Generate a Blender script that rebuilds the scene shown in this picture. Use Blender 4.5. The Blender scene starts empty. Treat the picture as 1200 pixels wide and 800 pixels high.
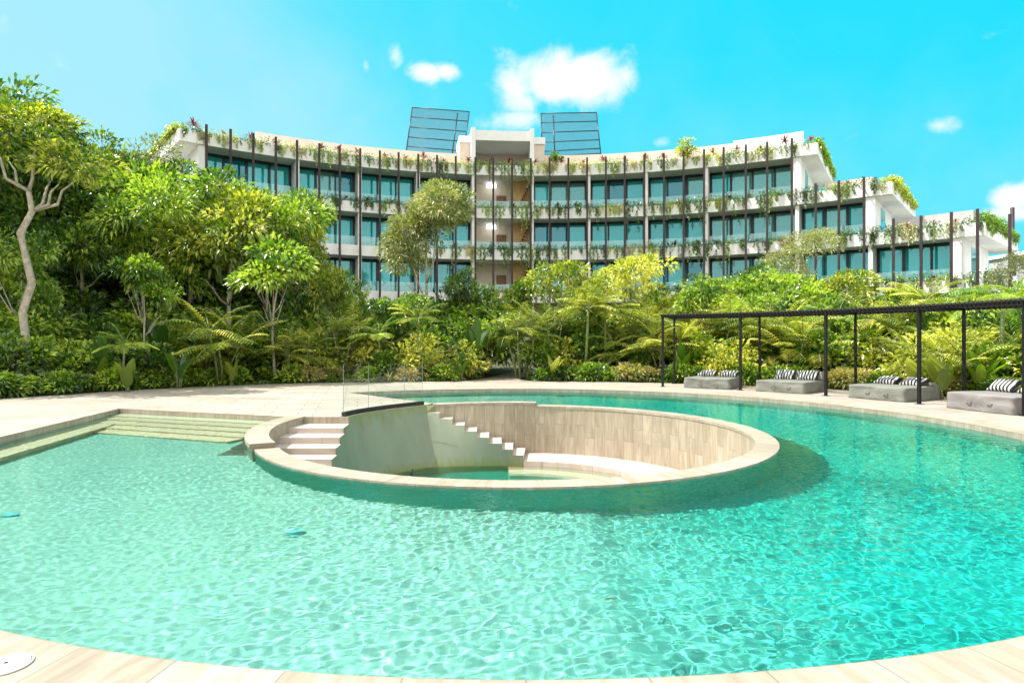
EXPO = 0.90
SUN_E = 5.0
SKY_S = 0.086
SKY_L = (.30/.12, .66/.12, .78/.12); SKY_M = (0.06/.12, .62/.12, .77/.12); SKY_R = (0.0, .60/.12, .77/.12)
CLOUD = 7.0
SKY_FILL = (14.0, 13.5, 12.8)
W_TINT = (0.70, 0.94, 0.915)
TEAL = (0.003, 0.325, 0.265)
import bpy, bmesh, math, random
from math import sin, cos, pi, radians as rad, hypot, atan2, degrees, tan, sqrt, exp
from mathutils import Vector, Matrix, noise as mnoise

random.seed(7)
SC = bpy.context.scene
COL = SC.collection
F = 725.0                      # focal length in pixels of the 1200 px wide photograph
EYE = 1.65
HOR = 398.0

# ------------------------------------------------------------------ helpers
def link(o, parent=None):
    COL.objects.link(o)
    if parent is not None:
        o.parent = parent
    return o

def obj(name, me, mats, parent=None, loc=None):
    if isinstance(me, bmesh.types.BMesh):
        m = bpy.data.meshes.new(name); me.to_mesh(m); me.free(); me = m
    if mats is not None and len(me.materials) == 0:
        for mt in (mats if isinstance(mats, (list, tuple)) else [mats]):
            me.materials.append(mt)
    o = bpy.data.objects.new(name, me)
    link(o, parent)
    if loc is not None:
        o.location = loc
    return o

def tag(o, label=None, cat=None, group=None, kind=None):
    if label: o['label'] = label
    if cat: o['category'] = cat
    if group: o['group'] = group
    if kind: o['kind'] = kind
    return o

def empty(name, loc=(0, 0, 0), rz=0.0):
    o = bpy.data.objects.new(name, None)
    o.empty_display_size = 0.2
    o.location = loc; o.rotation_euler = (0, 0, rz)
    return link(o)

def copy_tree(o, parent=None):
    c = o.copy(); COL.objects.link(c)
    c.parent = parent
    for ch in list(o.children):
        copy_tree(ch, c)
    return c

def box(bm, x0, x1, y0, y1, z0, z1, mi=0, mat=None):
    vs = [bm.verts.new(v) for v in ((x0,y0,z0),(x1,y0,z0),(x1,y1,z0),(x0,y1,z0),(x0,y0,z1),(x1,y0,z1),(x1,y1,z1),(x0,y1,z1))]
    fs = [bm.faces.new([vs[i] for i in q]) for q in ((0,3,2,1),(4,5,6,7),(0,1,5,4),(1,2,6,5),(2,3,7,6),(3,0,4,7))]
    for f in fs: f.material_index = mi
    if mat is not None:
        for v in vs: v.co = mat @ v.co
    return fs

def tube(bm, pts, rads, seg=8, cap=True, mi=0):
    rings = []
    n = len(pts)
    pts = [Vector(p) for p in pts]
    up = Vector((0.13, 0.21, 1)).normalized()
    for i, p in enumerate(pts):
        d = (pts[min(i+1, n-1)] - pts[max(i-1, 0)])
        if d.length < 1e-6: d = Vector((0,0,1))
        d.normalize()
        a = d.cross(up)
        if a.length < 0.05: a = d.cross(Vector((1, 0, 0)))
        a.normalize(); b = d.cross(a)
        r = rads[i] if isinstance(rads, (list, tuple)) else rads
        rings.append([bm.verts.new(p + a*(r*cos(2*pi*k/seg)) + b*(r*sin(2*pi*k/seg))) for k in range(seg)])
    for i in range(n-1):
        for k in range(seg):
            f = bm.faces.new((rings[i][k], rings[i][(k+1) % seg], rings[i+1][(k+1) % seg], rings[i+1][k]))
            f.smooth = True; f.material_index = mi
    if cap:
        for rg in (rings[0][::-1], rings[-1]):
            f = bm.faces.new(rg); f.material_index = mi

def loft(bm, lower, upper, uvl=None, u0=0.0, closed=False, smooth=False, mi=0):
    """vertical strip between two matched polylines, with metric UVs"""
    n = len(lower)
    a = [bm.verts.new(p) for p in lower]; b = [bm.verts.new(p) for p in upper]
    u = u0
    for i in range(n if closed else n-1):
        j = (i+1) % n
        w = (Vector(upper[j]) - Vector(upper[i])).length
        f = bm.faces.new((a[i], a[j], b[j], b[i])); f.smooth = smooth; f.material_index = mi
        if uvl:
            vals = ((u, lower[i][2]), (u+w, lower[j][2]), (u+w, upper[j][2]), (u, upper[i][2]))
            for lp, uv in zip(f.loops, vals): lp[uvl].uv = uv
        u += w
    return u

def ring_solid(bm, cx, cy, prof, a0, a1, n, caps=True, uvl=None, smooth=True):
    """extrude a closed (r, z) profile along an arc; angle 0 is +Y, positive to +X. prof may be callable of angle"""
    rows = []
    for i in range(n+1):
        a = a0 + (a1-a0)*i/n
        p = prof(a) if callable(prof) else prof
        rows.append([bm.verts.new((cx + r*sin(a), cy + r*cos(a), z)) for r, z in p])
    m = len(rows[0])
    for i in range(n):
        for k in range(m):
            l = (k+1) % m
            f = bm.faces.new((rows[i][k], rows[i][l], rows[i+1][l], rows[i+1][k]))
            if uvl:
                for lp in f.loops:
                    co = lp.vert.co
                    rr = hypot(co.x-cx, co.y-cy)
                    aa = a0 + (a1-a0)*(i if lp.vert in rows[i] else i+1)/n
                    dz = abs(rows[i][k].co.z - rows[i][l].co.z)
                    lp[uvl].uv = (aa*prof_r, co.z) if dz > 0.02 else (aa*prof_r, rr)
    if caps:
        bm.faces.new(rows[0]); bm.faces.new(rows[-1][::-1])
    bmesh.ops.recalc_face_normals(bm, faces=bm.faces)
prof_r = 4.4

# ------------------------------------------------------------------ materials
def new_mat(name):
    m = bpy.data.materials.new(name); m.use_nodes = True
    nt = m.node_tree; nt.nodes.clear()
    out = nt.nodes.new('ShaderNodeOutputMaterial')
    return m, nt, out

def N(nt, typ, **kw):
    n = nt.nodes.new(typ)
    for k, v in kw.items():
        if k.startswith('i_'):
            key = k[2:]
            key = int(key) if key.isdigit() else key.replace('_', ' ')
            n.inputs[key].default_value = v
        else:
            setattr(n, k, v)
    return n

def ramp(nt, stops, interp='LINEAR'):
    r = nt.nodes.new('ShaderNodeValToRGB')
    r.color_ramp.interpolation = interp
    e = r.color_ramp.elements
    while len(e) < len(stops): e.new(0.5)
    for el, (p, c) in zip(e, stops):
        el.position = p; el.color = (c[0], c[1], c[2], 1) if len(c) == 3 else c
    return r

def simple(name, col, rough=0.6, metal=0.0, var=0.12, scale=3.0, bump=0.0, bscale=40.0, spec=0.5):
    m, nt, out = new_mat(name)
    p = N(nt, 'ShaderNodeBsdfPrincipled', i_Roughness=rough, i_Metallic=metal)
    p.inputs['Specular IOR Level'].default_value = spec
    tc = N(nt, 'ShaderNodeTexCoord')
    nz = N(nt, 'ShaderNodeTexNoise', i_Scale=scale, i_Detail=6.0)
    nt.links.new(tc.outputs['Object'], nz.inputs['Vector'])
    lo = [c*(1-var) for c in col]; hi = [min(1, c*(1+var)) for c in col]
    r = ramp(nt, [(0.3, lo), (0.7, hi)])
    nt.links.new(nz.outputs['Fac'], r.inputs[0]); nt.links.new(r.outputs[0], p.inputs['Base Color'])
    if bump:
        n2 = N(nt, 'ShaderNodeTexNoise', i_Scale=bscale, i_Detail=4.0)
        nt.links.new(tc.outputs['Object'], n2.inputs['Vector'])
        b = N(nt, 'ShaderNodeBump', i_Strength=bump, i_Distance=0.01)
        nt.links.new(n2.outputs['Fac'], b.inputs['Height']); nt.links.new(b.outputs[0], p.inputs['Normal'])
    nt.links.new(p.outputs[0], out.inputs[0])
    return m

def travertine(name, c1, c2, uv=False, bw=0.9, bh=0.3, rot=0.0, streak=(1.2, 14.0), joint=0.72, mortar=0.006, rough=0.55):
    """pale stone slabs with soft veins and thin joints"""
    m, nt, out = new_mat(name)
    L = nt.links.new
    p = N(nt, 'ShaderNodeBsdfPrincipled', i_Roughness=rough)
    tc = N(nt, 'ShaderNodeTexCoord')
    mp = N(nt, 'ShaderNodeMapping'); mp.inputs['Rotation'].default_value = (0, 0, rot)
    L(tc.outputs['UV' if uv else 'Object'], mp.inputs['Vector'])
    br = N(nt, 'ShaderNodeTexBrick', offset=0.37, i_Scale=1.0)
    br.inputs['Color1'].default_value = (0.0, 0.0, 0.0, 1); br.inputs['Color2'].default_value = (1, 1, 1, 1)
    br.inputs['Mortar'].default_value = (0.5, 0.5, 0.5, 1)
    br.inputs['Mortar Size'].default_value = mortar
    br.inputs['Brick Width'].default_value = bw; br.inputs['Row Height'].default_value = bh
    L(mp.outputs[0], br.inputs['Vector'])
    ms = N(nt, 'ShaderNodeMapping'); ms.inputs['Scale'].default_value = (streak[0], streak[1], 3)
    L(mp.outputs[0], ms.inputs['Vector'])
    # every slab gets its own piece of vein pattern
    add = N(nt, 'ShaderNodeVectorMath', operation='MULTIPLY_ADD')
    L(br.outputs['Color'], add.inputs[0]); add.inputs[1].default_value = (7.3, 3.1, 9.7); L(ms.outputs[0], add.inputs[2])
    nz = N(nt, 'ShaderNodeTexNoise', i_Scale=1.0, i_Detail=8.0, i_Roughness=0.62, i_Distortion=0.6)
    L(add.outputs[0], nz.inputs['Vector'])
    big = N(nt, 'ShaderNodeTexNoise', i_Scale=0.5, i_Detail=3.0)
    L(mp.outputs[0], big.inputs['Vector'])
    r = ramp(nt, [(0.28, c2), (0.5, [(a+b)/2 for a, b in zip(c1, c2)]), (0.66, c1)])
    L(nz.outputs['Fac'], r.inputs[0])
    # per-slab tone
    mx = N(nt, 'ShaderNodeMix', data_type='RGBA', blend_type='MULTIPLY'); mx.inputs[0].default_value = 1
    tone = ramp(nt, [(0.0, (0.82, 0.80, 0.78)), (1.0, (1.0, 1.0, 1.0))])
    L(br.outputs['Color'], tone.inputs[0])
    L(r.outputs[0], mx.inputs[6]); L(tone.outputs[0], mx.inputs[7])
    m2 = N(nt, 'ShaderNodeMix', data_type='RGBA', blend_type='MULTIPLY'); m2.inputs[0].default_value = 1
    t2 = ramp(nt, [(0.3, (0.86, 0.85, 0.83)), (0.65, (1, 1, 1))]); L(big.outputs['Fac'], t2.inputs[0])
    L(mx.outputs[2], m2.inputs[6]); L(t2.outputs[0], m2.inputs[7])
    m3 = N(nt, 'ShaderNodeMix', data_type='RGBA', blend_type='MULTIPLY')
    L(br.outputs['Fac'], m3.inputs[0]); L(m2.outputs[2], m3.inputs[6]); m3.inputs[7].default_value = (joint, joint*0.97, joint*0.92, 1)
    L(m3.outputs[2], p.inputs['Base Color'])
    b = N(nt, 'ShaderNodeBump', i_Strength=0.35, i_Distance=0.006)
    sub = N(nt, 'ShaderNodeMath', operation='SUBTRACT'); L(nz.outputs['Fac'], sub.inputs[0]); L(br.outputs['Fac'], sub.inputs[1])
    L(sub.outputs[0], b.inputs['Height']); L(b.outputs[0], p.inputs['Normal'])
    L(p.outputs[0], out.inputs[0])
    return m

# ------------------------------------------------------------------ camera, light, sky
cam = bpy.data.cameras.new('camera'); camo = bpy.data.objects.new('camera', cam); COL.objects.link(camo)
camo.location = (0, 0, EYE); camo.rotation_euler = (pi/2, 0, 0)
cam.sensor_width = 36; cam.lens = 36*F/1200; cam.clip_end = 6000; cam.clip_start = 0.05
cam.shift_y = -(400-HOR)/1200
SC.camera = camo
SC.view_settings.view_transform = 'Standard'; SC.view_settings.look = 'None'
SC.view_settings.exposure = EXPO; SC.view_settings.gamma = 1
SC.cycles.use_denoising = True
SC.cycles.max_bounces = 10; SC.cycles.transparent_max_bounces = 24; SC.cycles.diffuse_bounces = 3
SC.cycles.glossy_bounces = 4; SC.cycles.transmission_bounces = 6
SC.cycles.caustics_refractive = True; SC.cycles.caustics_reflective = False
SC.cycles.sample_clamp_indirect = 6.0

SUN_AZ, SUN_EL = 176.0, 57.0      # azimuth measured from +X towards +Y
sd = Vector((cos(rad(SUN_AZ))*cos(rad(SUN_EL)), sin(rad(SUN_AZ))*cos(rad(SUN_EL)), sin(rad(SUN_EL))))
sl = bpy.data.lights.new('sun', 'SUN'); sl.energy = SUN_E; sl.angle = rad(0.53); sl.color = (1.0, 0.965, 0.90)
so = bpy.data.objects.new('sun', sl); COL.objects.link(so)
so.rotation_euler = sd.to_track_quat('Z', 'Y').to_euler(); so.location = (-20, 5, 30)

w = bpy.data.worlds.new('World'); SC.world = w; w.use_nodes = True
nt = w.node_tree; nt.nodes.clear(); L = nt.links.new
wo = N(nt, 'ShaderNodeOutputWorld'); bg = N(nt, 'ShaderNodeBackground', i_Strength=SKY_S)
sky = N(nt, 'ShaderNodeTexSky', sky_type='NISHITA', sun_disc=False)
sky.sun_elevation = rad(SUN_EL); sky.sun_rotation = rad(90-SUN_AZ)
sky.air_density = 1.0; sky.dust_density = 1.0; sky.ozone_density = 1.0
tc = N(nt, 'ShaderNodeTexCoord')
sep = N(nt, 'ShaderNodeSeparateXYZ'); L(tc.outputs['Generated'], sep.inputs[0])
# the photograph's sky leans to cyan: grade the sky colour, deeper towards the upper right
grade = N(nt, 'ShaderNodeMix', data_type='RGBA'); grade.inputs[0].default_value = 0.92
L(sky.outputs[0], grade.inputs[6])
gx = N(nt, 'ShaderNodeMath', operation='MULTIPLY_ADD', i_1=0.75, i_2=0.42); L(sep.outputs[0], gx.inputs[0])
gz = N(nt, 'ShaderNodeMath', operation='MULTIPLY_ADD', i_1=0.45); L(sep.outputs[2], gz.inputs[0]); L(gx.outputs[0], gz.inputs[2])
gn = N(nt, 'ShaderNodeTexNoise', i_Scale=3.2, i_Detail=4.0, i_Roughness=0.6, i_Distortion=0.5); L(tc.outputs['Generated'], gn.inputs['Vector'])
gz2 = N(nt, 'ShaderNodeMath', operation='MULTIPLY_ADD', i_1=0.5); L(gn.outputs['Fac'], gz2.inputs[0])
gz3 = N(nt, 'ShaderNodeMath', operation='SUBTRACT', i_1=0.25); L(gz.outputs[0], gz3.inputs[0]); L(gz3.outputs[0], gz2.inputs[2])
gr = ramp(nt, [(0.22, SKY_L), (0.50, SKY_M), (0.85, SKY_R)])
L(gz2.outputs[0], gr.inputs[0]); L(gr.outputs[0], grade.inputs[7])
# clouds: soft blobs at given directions, edges broken by noise
cn = N(nt, 'ShaderNodeTexNoise', i_Scale=13.0, i_Detail=9.0, i_Roughness=0.6, i_Distortion=0.4); L(tc.outputs['Generated'], cn.inputs['Vector'])
prev = None
def dirpx(x, y):
    v = Vector(((x-600)/F, 1, (HOR-y)/F)); v.normalize(); return v
CL = [(645,92,0.078,0.046,1.0),(610,105,0.04,0.045,0.9),(690,88,0.06,0.038,1.0),(722,95,0.035,0.035,0.8),(608,142,0.05,0.022,0.75),
      (500,86,0.032,0.016,0.8),(525,84,0.03,0.016,0.75),(465,68,0.012,0.018,0.6),(429,80,0.007,0.014,0.5),
      (1103,147,0.03,0.012,0.6),(1190,232,0.03,0.018,1.0),(1176,250,0.045,0.015,0.8),(1180,35,0.04,0.012,0.35),(775,168,0.02,0.012,0.6)]
for (x, y, sx, sy, k) in CL:
    d = dirpx(x, y)
    right = Vector((d.y, -d.x, 0)).normalized(); upv = right.cross(d)
    a = N(nt, 'ShaderNodeVectorMath', operation='DOT_PRODUCT'); L(tc.outputs['Generated'], a.inputs[0]); a.inputs[1].default_value = right/sx
    b = N(nt, 'ShaderNodeVectorMath', operation='DOT_PRODUCT'); L(tc.outputs['Generated'], b.inputs[0]); b.inputs[1].default_value = upv/sy
    f = N(nt, 'ShaderNodeVectorMath', operation='DOT_PRODUCT'); L(tc.outputs['Generated'], f.inputs[0]); f.inputs[1].default_value = d
    ft = N(nt, 'ShaderNodeMath', operation='GREATER_THAN', i_1=0.0); L(f.outputs['Value'], ft.inputs[0])
    aa = N(nt, 'ShaderNodeMath', operation='MULTIPLY'); L(a.outputs['Value'], aa.inputs[0]); L(a.outputs['Value'], aa.inputs[1])
    bb = N(nt, 'ShaderNodeMath', operation='MULTIPLY_ADD'); L(b.outputs['Value'], bb.inputs[0]); L(b.outputs['Value'], bb.inputs[1]); L(aa.outputs[0], bb.inputs[2])
    ng = N(nt, 'ShaderNodeMath', operation='MULTIPLY', i_1=-0.9); L(bb.outputs[0], ng.inputs[0])
    ex = N(nt, 'ShaderNodeMath', operation='EXPONENT'); L(ng.outputs[0], ex.inputs[0])
    kk = N(nt, 'ShaderNodeMath', operation='MULTIPLY', i_1=k); L(ex.outputs[0], kk.inputs[0])
    kf = N(nt, 'ShaderNodeMath', operation='MULTIPLY'); L(kk.outputs[0], kf.inputs[0]); L(ft.outputs[0], kf.inputs[1])
    if prev is None: prev = kf
    else:
        mxx = N(nt, 'ShaderNodeMath', operation='MAXIMUM'); L(prev.outputs[0], mxx.inputs[0]); L(kf.outputs[0], mxx.inputs[1]); prev = mxx
# density = blob * (0.5+..) + noise
cd = N(nt, 'ShaderNodeMath', operation='MULTIPLY_ADD', i_1=1.7, i_2=-0.95); L(cn.outputs['Fac'], cd.inputs[0])
ce = N(nt, 'ShaderNodeMath', operation='ADD'); L(prev.outputs[0], ce.inputs[0]); L(cd.outputs[0], ce.inputs[1])
cr = ramp(nt, [(0.15, (0, 0, 0)), (0.85, (1, 1, 1))], 'EASE'); L(ce.outputs[0], cr.inputs[0])
# thin veil near the horizon and on the left
v1 = N(nt, 'ShaderNodeTexNoise', i_Scale=2.4, i_Detail=5.0, i_Roughness=0.55); L(tc.outputs['Generated'], v1.inputs['Vector'])
hz_ = N(nt, 'ShaderNodeMapRange', interpolation_type='SMOOTHSTEP'); hz_.inputs['From Min'].default_value = .50; hz_.inputs['From Max'].default_value = .02; L(sep.outputs[2], hz_.inputs[0])
vn = N(nt, 'ShaderNodeMath', operation='MULTIPLY_ADD', i_1=2.6, i_2=-1.0, use_clamp=True); L(v1.outputs[0], vn.inputs[0])
vm = N(nt, 'ShaderNodeMath', operation='MULTIPLY'); L(vn.outputs[0], vm.inputs[0]); L(hz_.outputs[0], vm.inputs[1])
hm = N(nt, 'ShaderNodeMix', data_type='RGBA'); L(vm.outputs[0], hm.inputs[0]); L(grade.outputs[2], hm.inputs[6]); hm.inputs[7].default_value = (.36/.12, .70/.12, .78/.12, 1)
cm = N(nt, 'ShaderNodeMix', data_type='RGBA'); L(cr.outputs[0], cm.inputs[0]); L(hm.outputs[2], cm.inputs[6])
cm.inputs[7].default_value = (CLOUD, CLOUD, CLOUD*1.02, 1)
# overhead and behind the camera a white sky is added as unseen fill light
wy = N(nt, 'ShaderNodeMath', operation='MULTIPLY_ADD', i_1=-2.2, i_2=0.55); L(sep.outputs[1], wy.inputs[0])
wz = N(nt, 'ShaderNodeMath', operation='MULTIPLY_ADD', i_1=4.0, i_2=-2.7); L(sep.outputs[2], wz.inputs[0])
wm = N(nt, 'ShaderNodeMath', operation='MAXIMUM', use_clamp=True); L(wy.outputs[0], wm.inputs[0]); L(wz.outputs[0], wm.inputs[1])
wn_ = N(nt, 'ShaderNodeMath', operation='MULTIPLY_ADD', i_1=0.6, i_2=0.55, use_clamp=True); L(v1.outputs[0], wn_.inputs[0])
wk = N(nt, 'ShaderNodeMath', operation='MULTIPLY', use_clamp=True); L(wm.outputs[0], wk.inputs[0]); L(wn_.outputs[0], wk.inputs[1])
cv = N(nt, 'ShaderNodeMix', data_type='RGBA'); L(wk.outputs[0], cv.inputs[0]); L(cm.outputs[2], cv.inputs[6]); cv.inputs[7].default_value = (*SKY_FILL, 1)
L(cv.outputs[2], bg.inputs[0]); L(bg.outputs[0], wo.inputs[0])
# ------------------------------------------------------------------ the pool, its ring wall and the sunken court
PX, PY = 0.07, 11.9            # centre shared by the pool, the ring and the pergola
R_OUT, R_RIM, R_IN = 8.9, 4.66, 4.30
Z_W, Z_RIM = -0.10, -0.075
def pol(r, deg, z=0.0):
    a = rad(deg); return (PX + r*sin(a), PY + r*cos(a), z)
def arc(r, a0, a1, n, z=0.0):
    return [pol(r, a0+(a1-a0)*i/n, z) for i in range(n+1)]

M_deck = travertine('deck_stone', (0.42, 0.375, 0.325), (0.345, 0.295, 0.245), bw=0.95, bh=0.45, joint=.45, mortar=.011, rot=rad(-14), streak=(1.3, 3.6))
M_cope = travertine('coping_stone', (0.42, 0.37, 0.30), (0.27, 0.22, 0.16), uv=True, bw=0.6, bh=2.0, streak=(9, 1.5))
M_clad = travertine('cladding_stone', (0.47, 0.41, 0.315), (0.29, 0.235, 0.165), uv=True, bw=0.85, bh=0.27, rot=pi/2, streak=(1.4, 9), joint=0.60, mortar=0.004)
M_stair = travertine('stair_stone', (0.58, 0.52, 0.47), (0.46, 0.37, 0.32), bw=1.1, bh=0.5, streak=(1, 8))

# pool floor and walls: pale mineral plaster, slightly mottled with fine mosaic
def plaster(name, c1, c2):
    m, nt, out = new_mat(name); L = nt.links.new
    p = N(nt, 'ShaderNodeBsdfPrincipled', i_Roughness=0.7)
    tc = N(nt, 'ShaderNodeTexCoord')
    a = N(nt, 'ShaderNodeTexNoise', i_Scale=0.9, i_Detail=5.0); L(tc.outputs['Object'], a.inputs['Vector'])
    b = N(nt, 'ShaderNodeTexVoronoi', i_Scale=16.0); L(tc.outputs['Object'], b.inputs['Vector'])
    r = ramp(nt, [(0.3, c2), (0.7, c1)]); L(a.outputs['Fac'], r.inputs[0])
    t = ramp(nt, [(0.0, (0.9, 0.9, 0.9)), (1.0, (1, 1, 1))]); L(b.outputs['Color'], t.inputs[0])
    mx = N(nt, 'ShaderNodeMix', data_type='RGBA', blend_type='MULTIPLY'); mx.inputs[0].default_value = 1
    L(r.outputs[0], mx.inputs[6]); L(t.outputs[0], mx.inputs[7]); L(mx.outputs[2], p.inputs['Base Color'])
    L(p.outputs[0], out.inputs[0]); return m
M_floor = plaster('pool_plaster', (0.285, 0.41, 0.34), (0.245, 0.37, 0.31))
nt = M_floor.node_tree; L = nt.links.new
pn = [n for n in nt.nodes if n.type == 'BSDF_PRINCIPLED'][0]; src = pn.inputs['Base Color'].links[0].from_socket
tc = N(nt, 'ShaderNodeTexCoord'); sp = N(nt, 'ShaderNodeSeparateXYZ'); L(tc.outputs['Object'], sp.inputs[0])
nz = N(nt, 'ShaderNodeTexNoise', i_Scale=1.2, i_Detail=3.0); L(tc.outputs['Object'], nz.inputs[0])
ax = N(nt, 'ShaderNodeMath', operation='MULTIPLY_ADD', i_1=0.8); L(nz.outputs[0], ax.inputs[0]); L(sp.outputs[0], ax.inputs[2])
# floor turns turquoise on the deep side: the water's depth tint painted in
mr = N(nt, 'ShaderNodeMapRange', interpolation_type='SMOOTHSTEP'); mr.inputs['From Min'].default_value = -0.6; mr.inputs['From Max'].default_value = 3.8; L(ax.outputs[0], mr.inputs[0])
mx = N(nt, 'ShaderNodeMix', data_type='RGBA'); L(mr.outputs[0], mx.inputs[0]); L(src, mx.inputs[6]); mx.inputs[7].default_value = (*TEAL, 1)
L(mx.outputs[2], pn.inputs['Base Color'])
M_wallp = plaster('green_mosaic', (0.06, 0.42, 0.32), (0.04, 0.34, 0.26))

# outline of everything that is not deck
P1 = pol(4.68, -27); TIP = (-5.05, 19.25, 0)
a_tip = degrees(atan2(TIP[0]-PX, TIP[1]-PY)); LC = (-8.42, 8.95, 0); a_lc = degrees(atan2(LC[0]-PX, LC[1]-PY)) + 360
CA = (-9.4, 14.8, 0); CJ = (-5.06, 13.33, 0)
TOPW = [(-4.50, 13.25), (-3.52, 13.25), (-3.42, 13.7), (-3.2, 14.2), (-2.9, 14.72), (-2.55, 15.2), (-2.17, 15.68)]
loop = [P1, TIP] + arc(R_OUT, a_tip, a_lc, 220)[1:-1] + [LC, CA, CJ] + [(x, y, 0) for x, y in TOPW]

def deck_r(a):
    a = ((a+180) % 360)-180
    tab = [(-180, 17), (-120, 17), (-90, 16.0), (-62, 15.1), (-48, 14.9), (-35, 14.2), (-20, 13.0), (0, 12.7), (20, 12.9), (35, 13.4), (60, 14.0), (90, 14.6), (120, 16), (180, 17)]
    for (a0, r0), (a1, r1) in zip(tab, tab[1:]):
        if a0 <= a <= a1: return r0 + (r1-r0)*(a-a0)/(a1-a0)
    return 17
outer = [pol(deck_r(a), a) for a in range(-180, 180, 3)]
# garden path leading back
PATH = [(-0.55, 24.2), (-0.5, 25.5), (-0.2, 27.0), (0.5, 28.6), (1.7, 30.0)]

bm = bmesh.new()
def edges_loop(pts):
    vs = [bm.verts.new(p) for p in pts]
    return [bm.edges.new((vs[i], vs[(i+1) % len(vs)])) for i in range(len(vs))]
es = edges_loop(loop) + edges_loop(outer)
bmesh.ops.triangle_fill(bm, use_beauty=True, use_dissolve=False, edges=es)
for f in bm.faces:
    if f.normal.z < 0: f.normal_flip()
tag(obj('deck', bm, M_deck), kind='structure')

# stone edge band round the pool, a few mm above the deck, and the side wall below it
uvb = bmesh.new(); uv = uvb.loops.layers.uv.new('UV')
band = arc(R_OUT, a_tip, a_lc, 220); bo = arc(R_OUT+0.38, a_tip-0.5, a_lc, 220)
u = 0
for i in range(len(band)-1):
    v = [uvb.verts.new(q) for q in ((band[i][0], band[i][1], .004), (band[i+1][0], band[i+1][1], .004), (bo[i+1][0], bo[i+1][1], .004), (bo[i][0], bo[i][1], .004))]
    f = uvb.faces.new(v); ww = R_OUT*rad(a_lc-a_tip)/220
    for lp, q in zip(f.loops, ((u, 0), (u+ww, 0), (u+ww, .38), (u, .38))): lp[uv].uv = q
    if f.normal.z < 0: f.normal_flip()
    u += ww
tag(obj('pool_edge_band', uvb, M_cope), kind='structure')

bm = bmesh.new(); uv = bm.loops.layers.uv.new('UV')
wl = [P1, TIP] + arc(R_OUT, a_tip, a_lc, 220)[1:-1] + [LC, CA, CJ, (-4.5, 13.15, 0)]
loft(bm, [(x, y, -0.34) for x, y, z in wl], [(x, y, .004) for x, y, z in wl], uv)
for f in bm.faces: f.normal_flip()
tag(obj('pool_edge_wall', bm, M_cope), kind='structure')
bm = bmesh.new(); uv = bm.loops.layers.uv.new('UV')
loft(bm, [(x, y, -2.4) for x, y, z in wl], [(x, y, -.34) for x, y, z in wl], uv)
tag(obj('pool_wall', bm, M_wallp), kind='structure')

# floor: shallow to the left, a small step along x = 1, deeper to the right
def sm(a, b, x):
    t = max(0, min(1, (x-a)/(b-a))); return t*t*(3-2*t)
def floor_z(x, y):
    z = -0.80 - 0.08*sm(-6, 1, x) - 0.14*sm(0.93, 0.99, x-0.02*(y-6)) - 0.35*sm(1.2, 5.5, x)
    z -= 0.25*sm(17.0, 20.0, y)*(1 if x < 2 else 0.3)
    return z
def r_in_water(a):
    a = ((a+180) % 360)-180
    tab = [(-180, 4.46), (-121, 4.46), (-117, 4.52), (-100, 4.67), (-88, 4.80), (-74, 4.95), (-70, 5.6), (-42, 5.6), (-30, 4.8), (-26, 4.46), (180, 4.46)]
    for (a0, r0), (a1, r1) in zip(tab, tab[1:]):
        if a0 <= a <= a1: return r0+(r1-r0)*(a-a0)/(a1-a0)
bm = bmesh.new(); rows = []
NA, NR = 240, 46
for i in range(NA):
    a = 360*i/NA
    rows.append([bm.verts.new((lambda p: (p[0], p[1], floor_z(p[0], p[1])))(pol(r_in_water(a)+.02+(10.6-.02-r_in_water(a))*j/NR, a))) for j in range(NR+1)])
for i in range(NA):
    for j in range(NR):
        f = bm.faces.new((rows[i][j], rows[i][j+1], rows[(i+1) % NA][j+1], rows[(i+1) % NA][j])); f.smooth = True
        if f.normal.z < 0: f.normal_flip()
tag(obj('pool_floor', bm, M_floor), kind='structure')

# broad entry steps under water along the back-left edge, and a bench along the left edge
bm = bmesh.new()
ex = Vector((CJ[0]-CA[0], CJ[1]-CA[1], 0)).normalized(); ey = Vector((ex.y, -ex.x, 0))   # ey points into the pool
for k in range(5):
    d0, d1 = 0.0, 0.40*(k+1)
    zt = -0.17 - 0.125*k
    A = Vector(CA) + ex*(-0.6); B = Vector((-4.55, CJ[1]-0.17, 0))
    d0 = 0.40*k
    P = [A+ey*d0, B+ey*d0, B+ey*d1, A+ey*d1]
    lo = [bm.verts.new((q.x, q.y, -1.5)) for q in P]; hi = [bm.verts.new((q.x, q.y, zt)) for q in P]
    bm.faces.new(hi)
    for q in range(4): bm.faces.new((lo[q], lo[(q+1) % 4], hi[(q+1) % 4], hi[q]))
bmesh.ops.recalc_face_normals(bm, faces=bm.faces)
M_step = plaster('step_plaster', (0.86, 0.54, 0.37), (0.78, 0.48, 0.33))
tag(obj('entry_steps', bm, M_step), 'broad pale steps under the water along the straight back-left pool edge', 'pool steps')
bm = bmesh.new()
lx = Vector((LC[0]-CA[0], LC[1]-CA[1], 0)).normalized(); ly = Vector((-lx.y, lx.x, 0))
A = Vector(CA); B = Vector(LC)+lx*1.2
P = [A-ly*0.2, B-ly*0.2, B+ly*0.62, A+ly*0.62]
lo = [bm.verts.new((q.x, q.y, -1.5)) for q in P]; hi = [bm.verts.new((q.x, q.y, -0.46)) for q in P]
bm.faces.new(hi)
for q in range(4): bm.faces.new((lo[q], lo[(q+1) % 4], hi[(q+1) % 4], hi[q]))
bmesh.ops.recalc_face_normals(bm, faces=bm.faces)
tag(obj('underwater_bench', bm, M_step), 'narrow bench under the water along the left pool edge', 'pool bench')

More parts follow.
